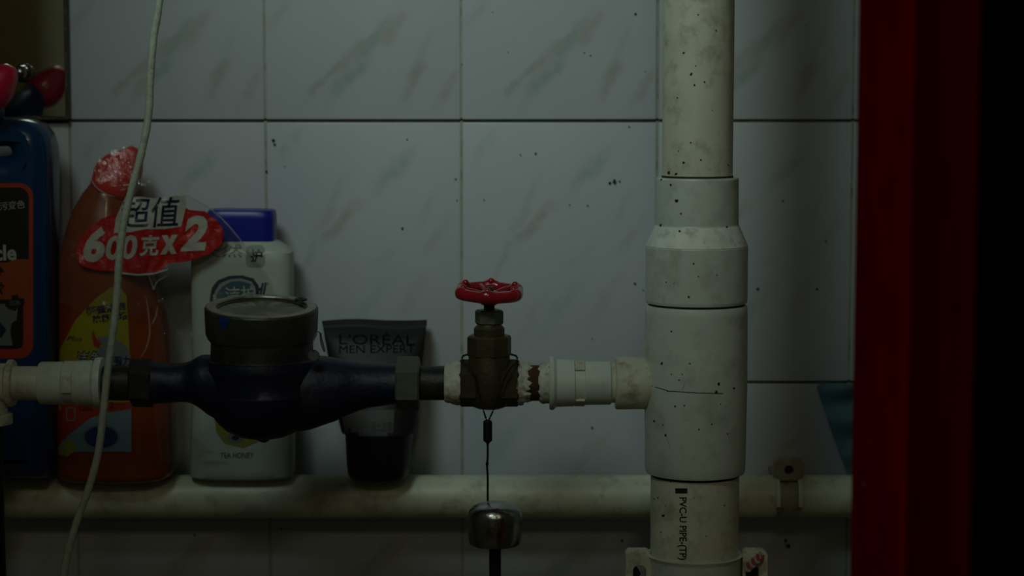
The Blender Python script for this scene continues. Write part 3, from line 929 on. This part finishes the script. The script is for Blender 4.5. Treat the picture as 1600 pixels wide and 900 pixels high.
dc = empty('domed_handle', (xb, YS, 0.95), 'worn chrome domed cap on a black rod, hanging by a thin cord', 'handle')
Hh = ztp - zbt; RB = 43.5 * S(YS)
bm = bmesh.new()
prof = [(zbt + Hh * .12, RB * .80), (zbt + .0005, RB * .84), (zbt, RB * .88), (zbt + .001, RB * .94), (zbt + Hh * .2, RB * .975), (zbt + Hh * .5, RB), (zbt + Hh * .68, RB * .985), (zbt + Hh * .80, RB * .93), (zbt + Hh * .89, RB * .80), (zbt + Hh * .95, RB * .60), (zbt + Hh * .985, RB * .34), (ztp, RB * .1), (ztp, 0)]
lathe(bm, prof, (xb, YS, 0), (0, 0, 1), 64)
for v in bm.verts:
    d = noise.noise(v.co * 150) * .0006; v.co += Vector((d, d, 0))
mk('domed_cap', bm, CHROME, dc, sharp=50)
bm = bmesh.new(); lathe(bm, [(0.96, R_(9.3)), (zbt + Hh * .1, R_(9.3))], (xb, YS, 0), (0, 0, 1), 24); mk('rod', bm, BLACKP, dc)

# ---------------------------------------------------------------- long pale cord at left
YK = 1.395
pts = [P(x, y, YK) for x, y in ((262, -420), (258, -120), (249, 0), (240, 60), (235, 120), (232, 180), (222, 235), (206, 295), (193, 350), (186, 410), (182, 470), (175, 530), (167, 590), (161, 650), (153, 710), (138, 765), (120, 815), (106, 865), (96, 920), (80, 1010))]
bm = bmesh.new(); tube(bm, catmull(pts, 12), 6.0 * S(YK), 14, rfun=lambda i, n: 6.0 * S(YK) * (1 + .03 * math.sin(i * 1.9) + .03 * math.sin(i * .7)))
mk('hanging_cord', bm, CORDM, label='pale grey cord hanging down in front of the orange bottle', cat='cord')

# ---------------------------------------------------------------- blue jug-like bottle at the left edge
BLUEB = mat('glossy_blue_plastic', (0.003, 0.042, 0.125), 0.28, var=0.06, coat=0.2)
YB = 1.592
kb = S(YB)
bb = empty('blue_bottle', (P(-10, 740, YB).x, YB, ZTOP), 'blue cleaner bottle with grip hole and black label under the mirror', 'bottle')


def pl(px, py): p = P(px, py, YB); return (p.x, p.z)


zb_px = 742
out = [pl(-105, zb_px), pl(78, zb_px), pl(88, zb_px - 18), pl(88, 480), pl(88, 300), pl(88, 250), pl(86, 228), pl(80, 208), pl(68, 194), pl(50, 187), pl(25, 184), pl(-10, 184), pl(-30, 184), pl(-60, 190), pl(-90, 215), pl(-112, 260), pl(-116, 300), pl(-116, zb_px - 18)]
hole = [pl(x, y) for x, y in ((18, 227), (23, 231), (25, 236), (22, 241), (16, 243), (-30, 246), (-52, 250), (-58, 244), (-52, 236), (-20, 229))]
bev = .017
bm = curve_mesh([out, hole], .009, bev, 6, -bev * .98)
zmin = min(v.co.y for v in bm.verts)
for v in bm.verts: v.co = Vector((v.co.x, YB - v.co.z, v.co.y))
bo, blue_b = mk('bottle_body', bm, BLUEB, bb, keep=True, sharp=50)
YCp = 1.552
n0 = P(-28, 198, YB - .004); n1 = P(-22, 148, YCp + .004); nax = n1 - n0
bm = bmesh.new(); lathe(bm, [(0, .016), (nax.length * .55, .015), (nax.length * .7, .012), (nax.length, .0115)], n0, nax, 40); mk('neck', bm, BLUEB, bb)
PINK = mat('hot_pink_plastic', (0.62, 0.008, 0.05), 0.4, coat=.2, var=.05)
# tapered spout cap, leaning to the right with a cut-off tip
st = [(P(-52, 168, YCp), P(-4, 172, YCp), .014, 2.1), (P(-54, 160, YCp), P(8, 166, YCp), .0165, 2.1), (P(-50, 138, YCp), P(19, 152, YCp), .0165, 2.1), (P(-38, 122, YCp), P(25, 134, YCp), .014, 2.1), (P(-18, 108, YCp), P(28, 122, YCp), .011, 2.1), (P(2, 100, YCp), P(27, 112, YCp), .007, 2.2), (P(10, 99, YCp), P(25, 107, YCp), .004, 2.2)]
bm = bmesh.new(); loft(bm, st, 40); mk('spout_cap', bm, PINK, bb, sharp=40, label='hot pink leaning spout cap')
LB = mat('label_black', (0.006, 0.007, 0.006), .45); LR = mat('label_orange_red', (0.42, 0.040, 0.008), .45); LO = mat('label_orange', (0.36, 0.065, 0.015), .45)
LW = mat('label_white', (0.42, 0.45, 0.40), .45); LG = mat('label_grey', (0.16, 0.18, 0.17), .5); LDB = mat('label_navy', (0.012, 0.018, 0.06), .45)
LY = mat('label_yellow', (0.24, 0.22, 0.012), .5)
decal('label_panel', poly(rrect(-75, 286, 52, 560, 22)), blue_b, LR, bb, .0002, 9, label='orange-red label edge')
decal('label_panel', poly(rrect(-70, 293, 45, 420, 16)), blue_b, LB, bb, .0004, 9)
decal('label_panel', poly([(-68, 405), (45, 405), (45, 470), (-68, 470)]), blue_b, LO, bb, .0005, 9)
decal('label_panel', poly(rrect(-68, 468, 36, 545, 10)), blue_b, LB, bb, .0006, 9)
decal('label_picture', poly([(-40, 480), (10, 474), (28, 480), (26, 500), (18, 505), (16, 520), (20, 540), (-40, 540)]), blue_b, LG, bb, .0007, 9)
decal('label_picture', poly([(-30, 505), (0, 503), (10, 515), (2, 528), (-8, 520), (-30, 522)]), blue_b, LDB, bb, .0009, 9)
decal('label_picture', poly([(8, 470), (18, 470), (18, 462), (28, 460), (30, 466), (38, 466), (37, 477), (28, 480), (24, 486), (14, 483), (8, 478)]), blue_b, LB, bb, .0009, 9)
decal('label_text', text_px('泡泡', (14, 477), 17, 8), blue_b, LG, bb, .0011, 9)
decal('label_text', text_px('污变色', (0, 329), 39, 13, -.10, shear=.15), blue_b, LW, bb, .0006, 9, label='small white printed characters')
decal('label_text_backing', poly([(-75, 384), (10, 384), (28, 386), (29, 404), (10, 410), (-75, 412)]), blue_b, LB, bb, .0007, 9)
decal('label_text', text_px('cle', (-9, 408), 35, 25, -.03, bold=.03), blue_b, LW, bb, .0009, 9, label='white letters cle on the black label')
decal('label_text', text_px('净', (-14, 433), 20, 18, 0, bold=.02), blue_b, LB, bb, .0009, 9)
decal('label_text', text_px('效', (-14, 460), 21, 19, 0, bold=.02, shear=.2), blue_b, LB, bb, .0009, 9)

# ---------------------------------------------------------------- orange curved-neck bottle
ORG_B = mat('orange_plastic', (0.235, 0.040, 0.002), 0.35, var=.1, coat=.2)
CAPR = mat('red_orange_cap', (0.62, 0.018, 0.008), 0.4, coat=0, var=.12)
YO = 1.607
ob = empty('orange_bottle', (P(175, 745, YO).x, YO, ZTOP), 'orange toilet-cleaner bottle with bent neck and red cap, wrapped in clear film', 'bottle')
zo = (ZTOP)


def pz(px, z, Y):
    t = P(px, 600, Y); return Vector((t.x, Y, z))


rows = [(106, 748, 256, 748, .022, 3.0), (95, 742, 268, 742, .0265, 3.2), (92, 730, 272, 730, .0275, 3.4), (91.5, 690, 272, 690, .028, 3.2), (91.5, 620, 270, 620, .028, 3.0), (91.5, 560, 268, 560, .028, 2.8), (91.5, 500, 262, 505, .0275, 2.6),
        (92.5, 450, 250, 462, .028, 2.4), (94, 405, 240, 428, .027, 2.3), (102, 365, 232, 398, .026, 2.2), (114, 330, 222, 366, .023, 2.1), (126, 308, 212, 340, .020, 2.05), (136, 293, 206, 322, .018, 2), (143, 285, 202, 312, .0165, 2)]
st = []
for x1_, y1_, x2_, y2_, ty, e in lerp_rows(rows, 4):
    A = P(x1_, y1_, YO); B = P(x2_, y2_, YO); st.append((A, B, ty, e))
dz = ZTOP - min(min(s_[0].z, s_[1].z) for s_ in st)
st = [(a0 + Vector((0, 0, dz * max(0, 1 - i / 16))), b0 + Vector((0, 0, dz * max(0, 1 - i / 16))), t0, e0) for i, (a0, b0, t0, e0) in enumerate(st)]
bm = bmesh.new(); loft(bm, st, 64)
_, or_b = mk('bottle_body', bm, ORG_B, ob, keep=True, sharp=60)
rows = [(142, 286, 203, 314, .0180, 2), (143, 280, 208, 310, .0190, 2), (147, 266, 217, 292, .0185, 2.1), (154, 253, 222, 272, .0165, 2.2), (166, 243, 223, 256, .0135, 2.3), (182, 236, 220, 244, .010, 2.4), (198, 231, 217, 236, .0075, 2.4), (205, 229, 215, 232, .004, 2.4)]
st = [(P(x1_, y1_, YO), P(x2_, y2_, YO), ty, e) for x1_, y1_, x2_, y2_, ty, e in lerp_rows(rows, 3)]
bm = bmesh.new(); loft(bm, st, 40)
for v in bm.verts:
    d = noise.noise(v.co * 130) * .0012; v.co += Vector((d, -abs(d), d))
_, cap_b = mk('bottle_cap', bm, CAPR, ob, keep=True, sharp=50, label='red-orange bottle cap')
LYE = mat('label_yellow_green', (0.30, 0.27, 0.008), .45)
LBL = mat('label_pale_blue', (0.16, 0.24, 0.29), .45); LNB = mat('label_dark_blue', (0.012, 0.035, 0.13), .4); LRD = mat('label_red_band', (0.34, 0.028, 0.006), .45)
decal('label_panel', poly([(172, 450), (185, 446), (198, 462), (203, 560), (214, 600), (206, 640), (92, 640), (90, 600), (94, 545), (118, 500), (150, 466)]), or_b, LYE, ob, .0004, 7, label='yellow leaf-shaped label')
decal('label_panel', poly([(90, 632), (206, 628), (206, 700), (90, 700)]), or_b, LRD, ob, .0006, 7)
decal('label_panel', poly([(96, 690), (112, 676), (140, 654), (165, 645), (205, 639), (205, 706), (116, 706), (100, 712), (92, 703)]), or_b, LBL, ob, .0008, 7, label='pale blue label panel')
decal('label_panel', poly([(90, 700), (96, 690), (108, 686), (120, 694), (116, 706), (104, 714), (92, 710)]), or_b, LYE, ob, .0009, 7)
decal('label_picture', poly(ell(158, 683, 26, 17)), or_b, LNB, ob, .0010, 7, label='dark blue oval')
decal('label_picture', poly(ell(158, 683, 30, 20, 32)), or_b, LG, ob, .0009, 7)
decal('label_text', text_px('超强洁厕', (135, 493), 62, 13, -.13, bold=.03), or_b, LDB, ob, .0008, 7)
decal('label_text', text_px('除菌去垢', (146, 506), 54, 13, -.13, bold=.03), or_b, LDB, ob, .0008, 7)
decal('label_text', text_px('Plus', (104, 532), 24, 7, .05, shear=.3), or_b, LDB, ob, .0008, 7)
decal('label_picture', poly([(152, 528), (158, 526), (168, 526), (180, 530), (196, 540), (204, 556), (206, 575), (152, 575), (150, 548), (160, 540)]), or_b, LG, ob, .0007, 7)
decal('label_picture', poly([(143, 520), (146, 516), (150, 528), (158, 536), (154, 544), (146, 540)]), or_b, LRD, ob, .0009, 7)
decal('label_text', text_px('洁净', (120, 572), 36, 24, -.02, bold=.05), or_b, LB, ob, .0010, 7)
decal('label_text', text_px('洁净', (122, 571), 33, 21, -.02), or_b, LW, ob, .0012, 7)
decal('label_text', text_px('强力', (178, 572), 26, 16, 0, bold=.03), or_b, LDB, ob, .0010, 7)
decal('label_text', text_px('GEL', (124, 642), 22, 9, -.05, shear=.2), or_b, LB, ob, .0009, 7)
decal('label_text', text_px('2', (170, 638), 8, 10, 0), or_b, LB, ob, .0009, 7)
ic = curve_mesh([rrect(103, 636, 118, 658, 4), rrect(105, 638, 116, 656, 3)])
decal('label_picture', ic, or_b, LG, ob, .0009, 7)

# ---------------------------------------------------------------- white bottle with blue cap
WHT = mat('white_bottle_plastic', (0.50, 0.57, 0.49), 0.4, dirt=(0.25, 0.22, 0.14), dirt_amt=.25, dscale=14, var=.05)
YW = 1.617
wb = empty('white_bottle', (P(379, 742, YW).x, YW, ZTOP), 'flat white bottle with a square blue cap behind the water meter', 'bottle')
rows = [(306, 740, 452, 740, .019, 4), (300, 736, 459, 736, .0205, 5), (299, 726, 460, 726, .021, 5), (299, 700, 460, 700, .021, 5), (303, 600, 459, 600, .021, 5), (302, 500, 458, 500, .021, 5), (301, 410, 458, 410, .021, 5), (302, 393, 457.5, 393, .021, 5), (309, 388, 452, 388, .020, 4.5), (322, 379, 438, 378, .017, 4), (330, 374, 428, 373, .015, 4)]
st = [(P(x1_, y1_, YW), P(x2_, y2_, YW), ty, e) for x1_, y1_, x2_, y2_, ty, e in rows]
dz = ZTOP - min(min(s_[0].z, s_[1].z) for s_ in st)
st = [(a0 + Vector((0, 0, dz if i < 3 else 0)), b0 + Vector((0, 0, dz if i < 3 else 0)), t0, e0) for i, (a0, b0, t0, e0) in enumerate(st)]
bm = bmesh.new(); loft(bm, st, 72)
_, wh_b = mk('bottle_body', bm, WHT, wb, keep=True, sharp=40)
BCAP = mat('royal_blue_plastic', (0.008, 0.018, 0.30), 0.35, var=.05)
st = [(P(x1_, y1_, YW), P(x2_, y2_, YW), ty, 5) for x1_, y1_, x2_, y2_, ty in ((325, 375, 431, 375, .016), (325, 340, 431, 340, .0165), (326, 330, 430, 331, .0162), (328, 327, 428, 328, .015), (334, 326, 422, 327, .012))]
bm = bmesh.new(); loft(bm, st, 64); mk('bottle_cap', bm, BCAP, wb, sharp=40, label='square royal blue cap')
LSG = mat('label_sage', (0.26, 0.31, 0.27), .5); LTE = mat('label_teal', (0.02, 0.085, 0.13), .5); LGR = mat('label_olive', (0.26, 0.27, 0.045), .5)
LFG = mat('label_faint_green', (0.10, 0.13, 0.06), .6)
decal('label_badge', poly(rrect(384, 383, 414, 418, 8)), wh_b, LSG, wb, .0003, 9)
decal('label_text', text_px('护', (391, 410), 19, 21, 0, bold=.03), wh_b, LB, wb, .0005, 9)
decal('label_text', text_px('.com', (394, 416), 14, 4), wh_b, LG, wb, .0005, 9)
decal('label_text', text_px('天然', (312, 402), 66, 20, 0), wh_b, LG, wb, .0005, 9)
arch = [(327, 500), (328, 465), (331, 450), (340, 438), (358, 431), (378, 430), (396, 435), (404, 446), (406, 470), (404, 500)]
arch2 = [(332, 500), (333, 466), (337, 453), (344, 443), (360, 436), (377, 435), (393, 440), (399, 449), (400, 470), (398, 500)]
arch3 = [(336, 500), (337, 467), (341, 456), (348, 447), (361, 440), (376, 439), (390, 443), (395, 451), (396, 470), (394, 500)]
decal('label_arch', poly(arch), wh_b, LDB, wb, .0003, 9); decal('label_arch', poly(arch2), wh_b, LSG, wb, .0005, 9); decal('label_arch', poly(arch3), wh_b, LTE, wb, .0007, 9, label='teal arched emblem')
decal('label_text', text_px('洁护', (352, 471), 48, 22, -.05, bold=.012), wh_b, LW, wb, .0009, 9)
decal('label_text', text_px('dl', (399, 466), 18, 24, -.02, shear=.35, bold=.02), wh_b, LDB, wb, .0009, 9)
decal('label_text', text_px('TM', (412, 445), 7, 4), wh_b, LG, wb, .0005, 9)
decal('label_panel', poly([(334, 648), (410, 648), (404, 690), (380, 700), (352, 694), (338, 676)]), wh_b, LGR, wb, .0003, 9, label='olive green label patch')
decal('label_picture', poly(ell(368, 684, 13, 9)), wh_b, LG, wb, .0005, 9)
decal('label_picture', poly(ell(368, 684, 6, 4)), wh_b, LDB, wb, .0007, 9)
decal('label_text', text_px('TEA HONEY', (344, 716), 52, 9, 0, bold=.01), wh_b, LFG, wb, .0005, 9, label='faint green letters')

# ---------------------------------------------------------------- black squeeze tube standing on its cap
YT = 1.604
TUBEM = mat('satin_black_tube', (0.008, 0.009, 0.0075), 0.5, spec=.45, var=.1)
tb = empty('squeeze_tube', (P(592, 765, YT).x, YT, ZTOP), 'black squeeze tube standing on its cap between meter and valve', 'tube')
CAPK = mat('black_gloss_cap', (0.006, 0.006, 0.007), .4)
capr = [(558, 771, 626, 771, .0155, 2.3), (548, 768, 636, 768, .0200, 2.4), (544, 761, 640, 761, .0228, 2.5), (542, 745, 642, 745, .0235, 2.4), (540, 705, 645, 705, .0240, 2.3), (539, 697, 646, 697, .0240, 2.3)]
st = [(P(x1_, y1_, YT), P(x2_, y2_, YT), ty, e) for x1_, y1_, x2_, y2_, ty, e in capr]
dz = ZTOP - min(s_[0].z for s_ in st)
st = [(a0 + Vector((0, 0, dz if i < 4 else dz)), b0 + Vector((0, 0, dz)), t0, e0) for i, (a0, b0, t0, e0) in enumerate(st)]
ztc = st[-1][0].z
bm = bmesh.new(); loft(bm, st, 56); mk('tube_cap', bm, CAPK, tb, sharp=40)
rows = [(534, 0, 650, .0240, 2.2), (530, 660, 654, .0225, 2.15), (522, 610, 657, .0180, 2.1), (514, 565, 661, .0115, 2.1), (508, 530, 664, .0060, 2.2), (505, 512, 666, .0022, 2.6), (504, 508, 667, .0014, 3), (503, 500, 667, .0012, 3)]
st = []
for i, (xa, y, xb2, ty, e) in enumerate(rows):
    Yc = YT + (.034 * max(0, (i - 0) / 7) ** 1.3)
    A = P(xa, y or 690, Yc); B = P(xb2, y or 690, Yc)
    if i == 0: A.z = B.z = ztc - .0002
    st.append((A, B, ty, e))
st2 = []
for i in range(len(st) - 1):
    for q_ in range(4):
        t = q_ / 4; st2.append(tuple(st[i][j] * (1 - t) + st[i + 1][j] * t for j in range(4)))
st2.append(st[-1])
bm = bmesh.new(); loft(bm, st2, 72)
for v in bm.verts:
    if v.co.z > P(580, 512, 1.63).z: v.co.z += .0008 * math.sin(v.co.x * 90)
_, tu_b = mk('tube_body', bm, TUBEM, tb, keep=True, sharp=50)
LT = mat('tube_lettering_black', (0.002, 0.002, 0.002), .7, spec=.1); LTG = mat('tube_label_grey', (0.085, 0.09, 0.08), .6)
decal('label_text', text_px("L'ORÉAL", (530, 538), 118, 20, .01), tu_b, LT, tb, .0003, 12, label='dull black lettering')
decal('label_text', text_px('MEN EXPERT', (530, 552), 118, 12, -.01), tu_b, LT, tb, .0003, 12)
decal('label_panel', poly([(533, 643), (616, 640), (614, 682), (540, 681)]), tu_b, LTG, tb, .0003, 9, label='grey printed panel')
decal('label_text', text_px('男士洁面', (580, 674), 33, 15), tu_b, TUBEM, tb, .0005, 9)

# ---------------------------------------------------------------- crinkled clear film over the orange bottle, with printed red band
FILM, nt, b = nodes_of('clear_shrink_film')
N, L = nt.nodes, nt.links
N.remove(b)
tr = N.new('ShaderNodeBsdfTransparent'); tr.inputs[0].default_value = (0.93, 0.93, 0.90, 1)
gl = N.new('ShaderNodeBsdfGlossy'); gl.inputs['Roughness'].default_value = .06; gl.inputs[0].default_value = (1, 1, 1, 1)
df = N.new('ShaderNodeBsdfDiffuse'); df.inputs[0].default_value = (0.5, 0.46, 0.40, 1)
m1 = N.new('ShaderNodeMixShader'); m1.inputs[0].default_value = .045
m2 = N.new('ShaderNodeMixShader'); m2.inputs[0].default_value = .024
geo = N.new('ShaderNodeNewGeometry')
nb = N.new('ShaderNodeTexNoise'); nb.inputs['Scale'].default_value = 55; nb.inputs['Detail'].default_value = 5; nb.inputs['Distortion'].default_value = 1.2
L.new(geo.outputs['Position'], nb.inputs['Vector'])
bp = N.new('ShaderNodeBump'); bp.inputs['Strength'].default_value = 1.0; bp.inputs['Distance'].default_value = .0025
L.new(nb.outputs['Fac'], bp.inputs['Height']); L.new(bp.outputs[0], gl.inputs['Normal'])
L.new(tr.outputs[0], m1.inputs[1]); L.new(df.outputs[0], m1.inputs[2])
L.new(m1.outputs[0], m2.inputs[1]); L.new(gl.outputs[0], m2.inputs[2])
L.new(m2.outputs[0], N['Material Output'].inputs['Surface'])

fo = empty('clear_film', P(200, 720, 1.57), 'torn crinkled clear plastic film wrap, printed with red band, over the orange bottle', 'packaging')


def film_Y(px, py):
    """depth of the film sheet: hugs the bottle or cap, then runs on slack to the right"""
    d = (P(px, py, 1.0) - ORG).normalized()
    best = None
    for bv in (or_b, cap_b):
        h = bv.ray_cast(ORG, d, 4)
        if h[0] is not None and (best is None or h[0].y < best): best = h[0].y
    base = 1.579 + .012 * max(0, min(1, (px - 230) / 120.0)) + .010 * max(0, min(1, (290 - py) / 60.0))
    y = base if best is None else min(best, base)
    w_ = noise.noise(Vector((px * .022, py * .018, 3.1))) * .0022 + abs(noise.noise(Vector((px * .05 + py * .02, py * .03 - px * .02, 8)))) * -.0022
    return y - .0030 + w_


fo_out = [(92, 470), (90, 400), (104, 350), (122, 312), (140, 280), (150, 250), (178, 234), (212, 224), (222, 236), (227, 262), (240, 292), (262, 306), (292, 304), (318, 318), (345, 340), (372, 370), (398, 402), (425, 440), (430, 470), (380, 480), (345, 492), (318, 530), (308, 600), (300, 680), (335, 706), (300, 720), (250, 722), (240, 640), (236, 560), (242, 520), (236, 480), (215, 500), (180, 480), (130, 490)]
bm = poly(fo_out); slice_bm(bm, 5)
for v in bm.verts: v.co = P(v.co.x, v.co.y, film_Y(v.co.x, v.co.y))
bmesh.ops.remove_doubles(bm, verts=bm.verts, dist=1e-5)
_, film_b = mk('film_sheet', bm, FILM, fo, keep=True, sharp=180)
FRED = mat('film_printed_red', (0.42, 0.012, 0.010), .4, var=.15, coat=.15, bump=.8, bscale=120); FWH = mat('film_printed_white', (0.44, 0.43, 0.36), .45)
FNV = mat('film_printed_navy', (0.008, 0.010, 0.035), .4)


def fdecal(name, bm, m, eps, label=None):
    slice_bm(bm, 6)
    for v in bm.verts: v.co = P(v.co.x, v.co.y, film_Y(v.co.x, v.co.y) - eps)
    mk(name, bm, m, fo, smooth=None, label=label)


lz = [(118, 402), (122, 380), (135, 360), (160, 341), (190, 330), (240, 322), (285, 322), (296, 328), (320, 330), (340, 345), (350, 362), (346, 382), (325, 398), (295, 408), (262, 412), (250, 424), (215, 427), (180, 424), (150, 422), (128, 416)]
fdecal('printed_band', poly(lz), FRED, .0003, 'red printed band')
bx_ = [(196, 308), (218, 307), (240, 310), (268, 306), (290, 306), (291, 322), (283, 354), (258, 358), (226, 358), (204, 363), (178, 364), (181, 340)]
fdecal('printed_box', poly(bx_), FWH, .0006)
fdecal('printed_text', text_px('超值', (186, 357), 96, 47, -.03, bold=.008, shear=.15), FNV, .0010, 'navy characters for super value')
fdecal('printed_text', text_px('6', (131, 411), 36, 55, -.06, bold=.045, shear=.25), FWH, .0008)
fdecal('printed_text', text_px('00', (166, 407), 50, 38, -.05, bold=.03, shear=.2), FWH, .0008)
fdecal('printed_text', text_px('克', (218, 401), 32, 33, -.04, bold=.03, shear=.15), FWH, .0008)
fdecal('printed_text', text_px('x', (250, 398), 30, 30, -.05, bold=.05, shear=.2), FWH, .0008)
fdecal('printed_text', text_px('2', (282, 393), 44, 55, -.05, bold=.045, shear=.25), FWH, .0008)
fdecal('printed_edge', poly([(189, 425), (215, 428), (240, 426), (262, 420), (262, 422), (240, 429), (215, 431), (189, 428)]), FWH, .0008)
# rolled ridges and torn shreds of the film
RIDGE, nt, b = nodes_of('film_fold'); setin(b, 'Base Color', (0.5, 0.48, 0.42, 1)); setin(b, 'Roughness', .15); setin(b, 'Alpha', .35)
for pts in ([(290, 304), (322, 322), (350, 345), (378, 378), (402, 408)], [(246, 478), (244, 492), (240, 502), (237, 507)], [(228, 462), (232, 490), (234, 520), (228, 545), (218, 560)], [(300, 697), (318, 704), (336, 708), (350, 709)],
            [(140, 262), (145, 285), (160, 300), (180, 308)], [(232, 430), (238, 445), (240, 452), (246, 440), (262, 430)]):
    bm = bmesh.new(); tube(bm, catmull([P(x, y, film_Y(x, y) - .0006) for x, y in pts], 6), .0006, 6, rfun=lambda i, n: .00012 + .0006 * math.sin(PI * min(1, max(0, i / (n - 1)))))
    mk('film_fold', bm, RIDGE, fo)

# ---------------------------------------------------------------- pale blue cloth at right
CLO = mat('pale_blue_fabric', (0.16, 0.30, 0.36), .8, bump=.5, bscale=400)
bm = bmesh.new()
nU, nV = 40, 50; G = []
for j in range(nV + 1):
    v = j / nV; row = []
    for i in range(nU + 1):
        u = i / nU
        xL = 1273 + 52 * v ** 1.05 + (8 * max(0, .06 - v) / .06 if v < .06 else 0)
        xR = 1420 - 20 * v
        px = xL + (xR - xL) * u; py = 597 + 148 * v - 3 * u * (1 - v) * 0 + 3 * math.sin(u * 7) * (1 - v)
        yy = 1.622 - .006 * math.sin((v * 9 + u * 1.2) * 2) * (.3 + u) + .003 * noise.noise(Vector((px * .03, py * .03, 1)))
        row.append(bm.verts.new(P(px, py, yy)))
    G.append(row)
for j in range(nV):
    for i in range(nU): bm.faces.new((G[j][i], G[j][i + 1], G[j + 1][i + 1], G[j + 1][i]))
bmesh.ops.solidify(bm, geom=bm.faces[:], thickness=.0012)
mk('blue_cloth', bm, CLO, label='pleated pale blue cloth against the wall behind the red door', cat='cloth', sharp=60)

# ---------------------------------------------------------------- specks on the tiles
bm = bmesh.new()
for i, (px, py, r) in enumerate([(960, 284, 4.5), (953, 286, 3), (968, 283, 2), (427, 219, 3.5), (429, 226, 2.5), (837, 240, 2.4), (813, 242, 1.4), (629, 357, 2.4), (918, 321, 1.8), (712, 280, 1.8), (714, 313, 1.5), (756, 312, 1.6), (416, 268, 2.5), (890, 320, 1.5), (983, 198, 1.6),
                                 (992, 443, 2.4), (1005, 453, 1.5), (925, 529, 1.4), (925, 668, 2.2), (770, 19, 1.3), (993, 22, 3), (1008, 112, 1.6), (923, 87, 1.8), (913, 83, 1.6), (794, 82, 1.3), (1184, 451, 3), (1223, 314, 2.2), (1290, 377, 1.6), (1276, 451, 2.6), (1228, 845, 4), (1232, 853, 5),
                                 (636, 218, 1.8), (445, 260, 1.2), (1259, 40, 1.2), (361, 790, 3), (440, 826, 3), (304, 836, 2.5), (972, 845, 3), (722, 100, 1.5)]):
    t = poly([(x, y * 1.0) for x, y in blob(px, py, r * .8, i + 50)])
    for v in t.verts: v.co = P(v.co.x, v.co.y, WY - .0019)
    merge(bm, t)
mk('dirt_speck', bm, GRIME, wall_back, kind='stuff', smooth=None)
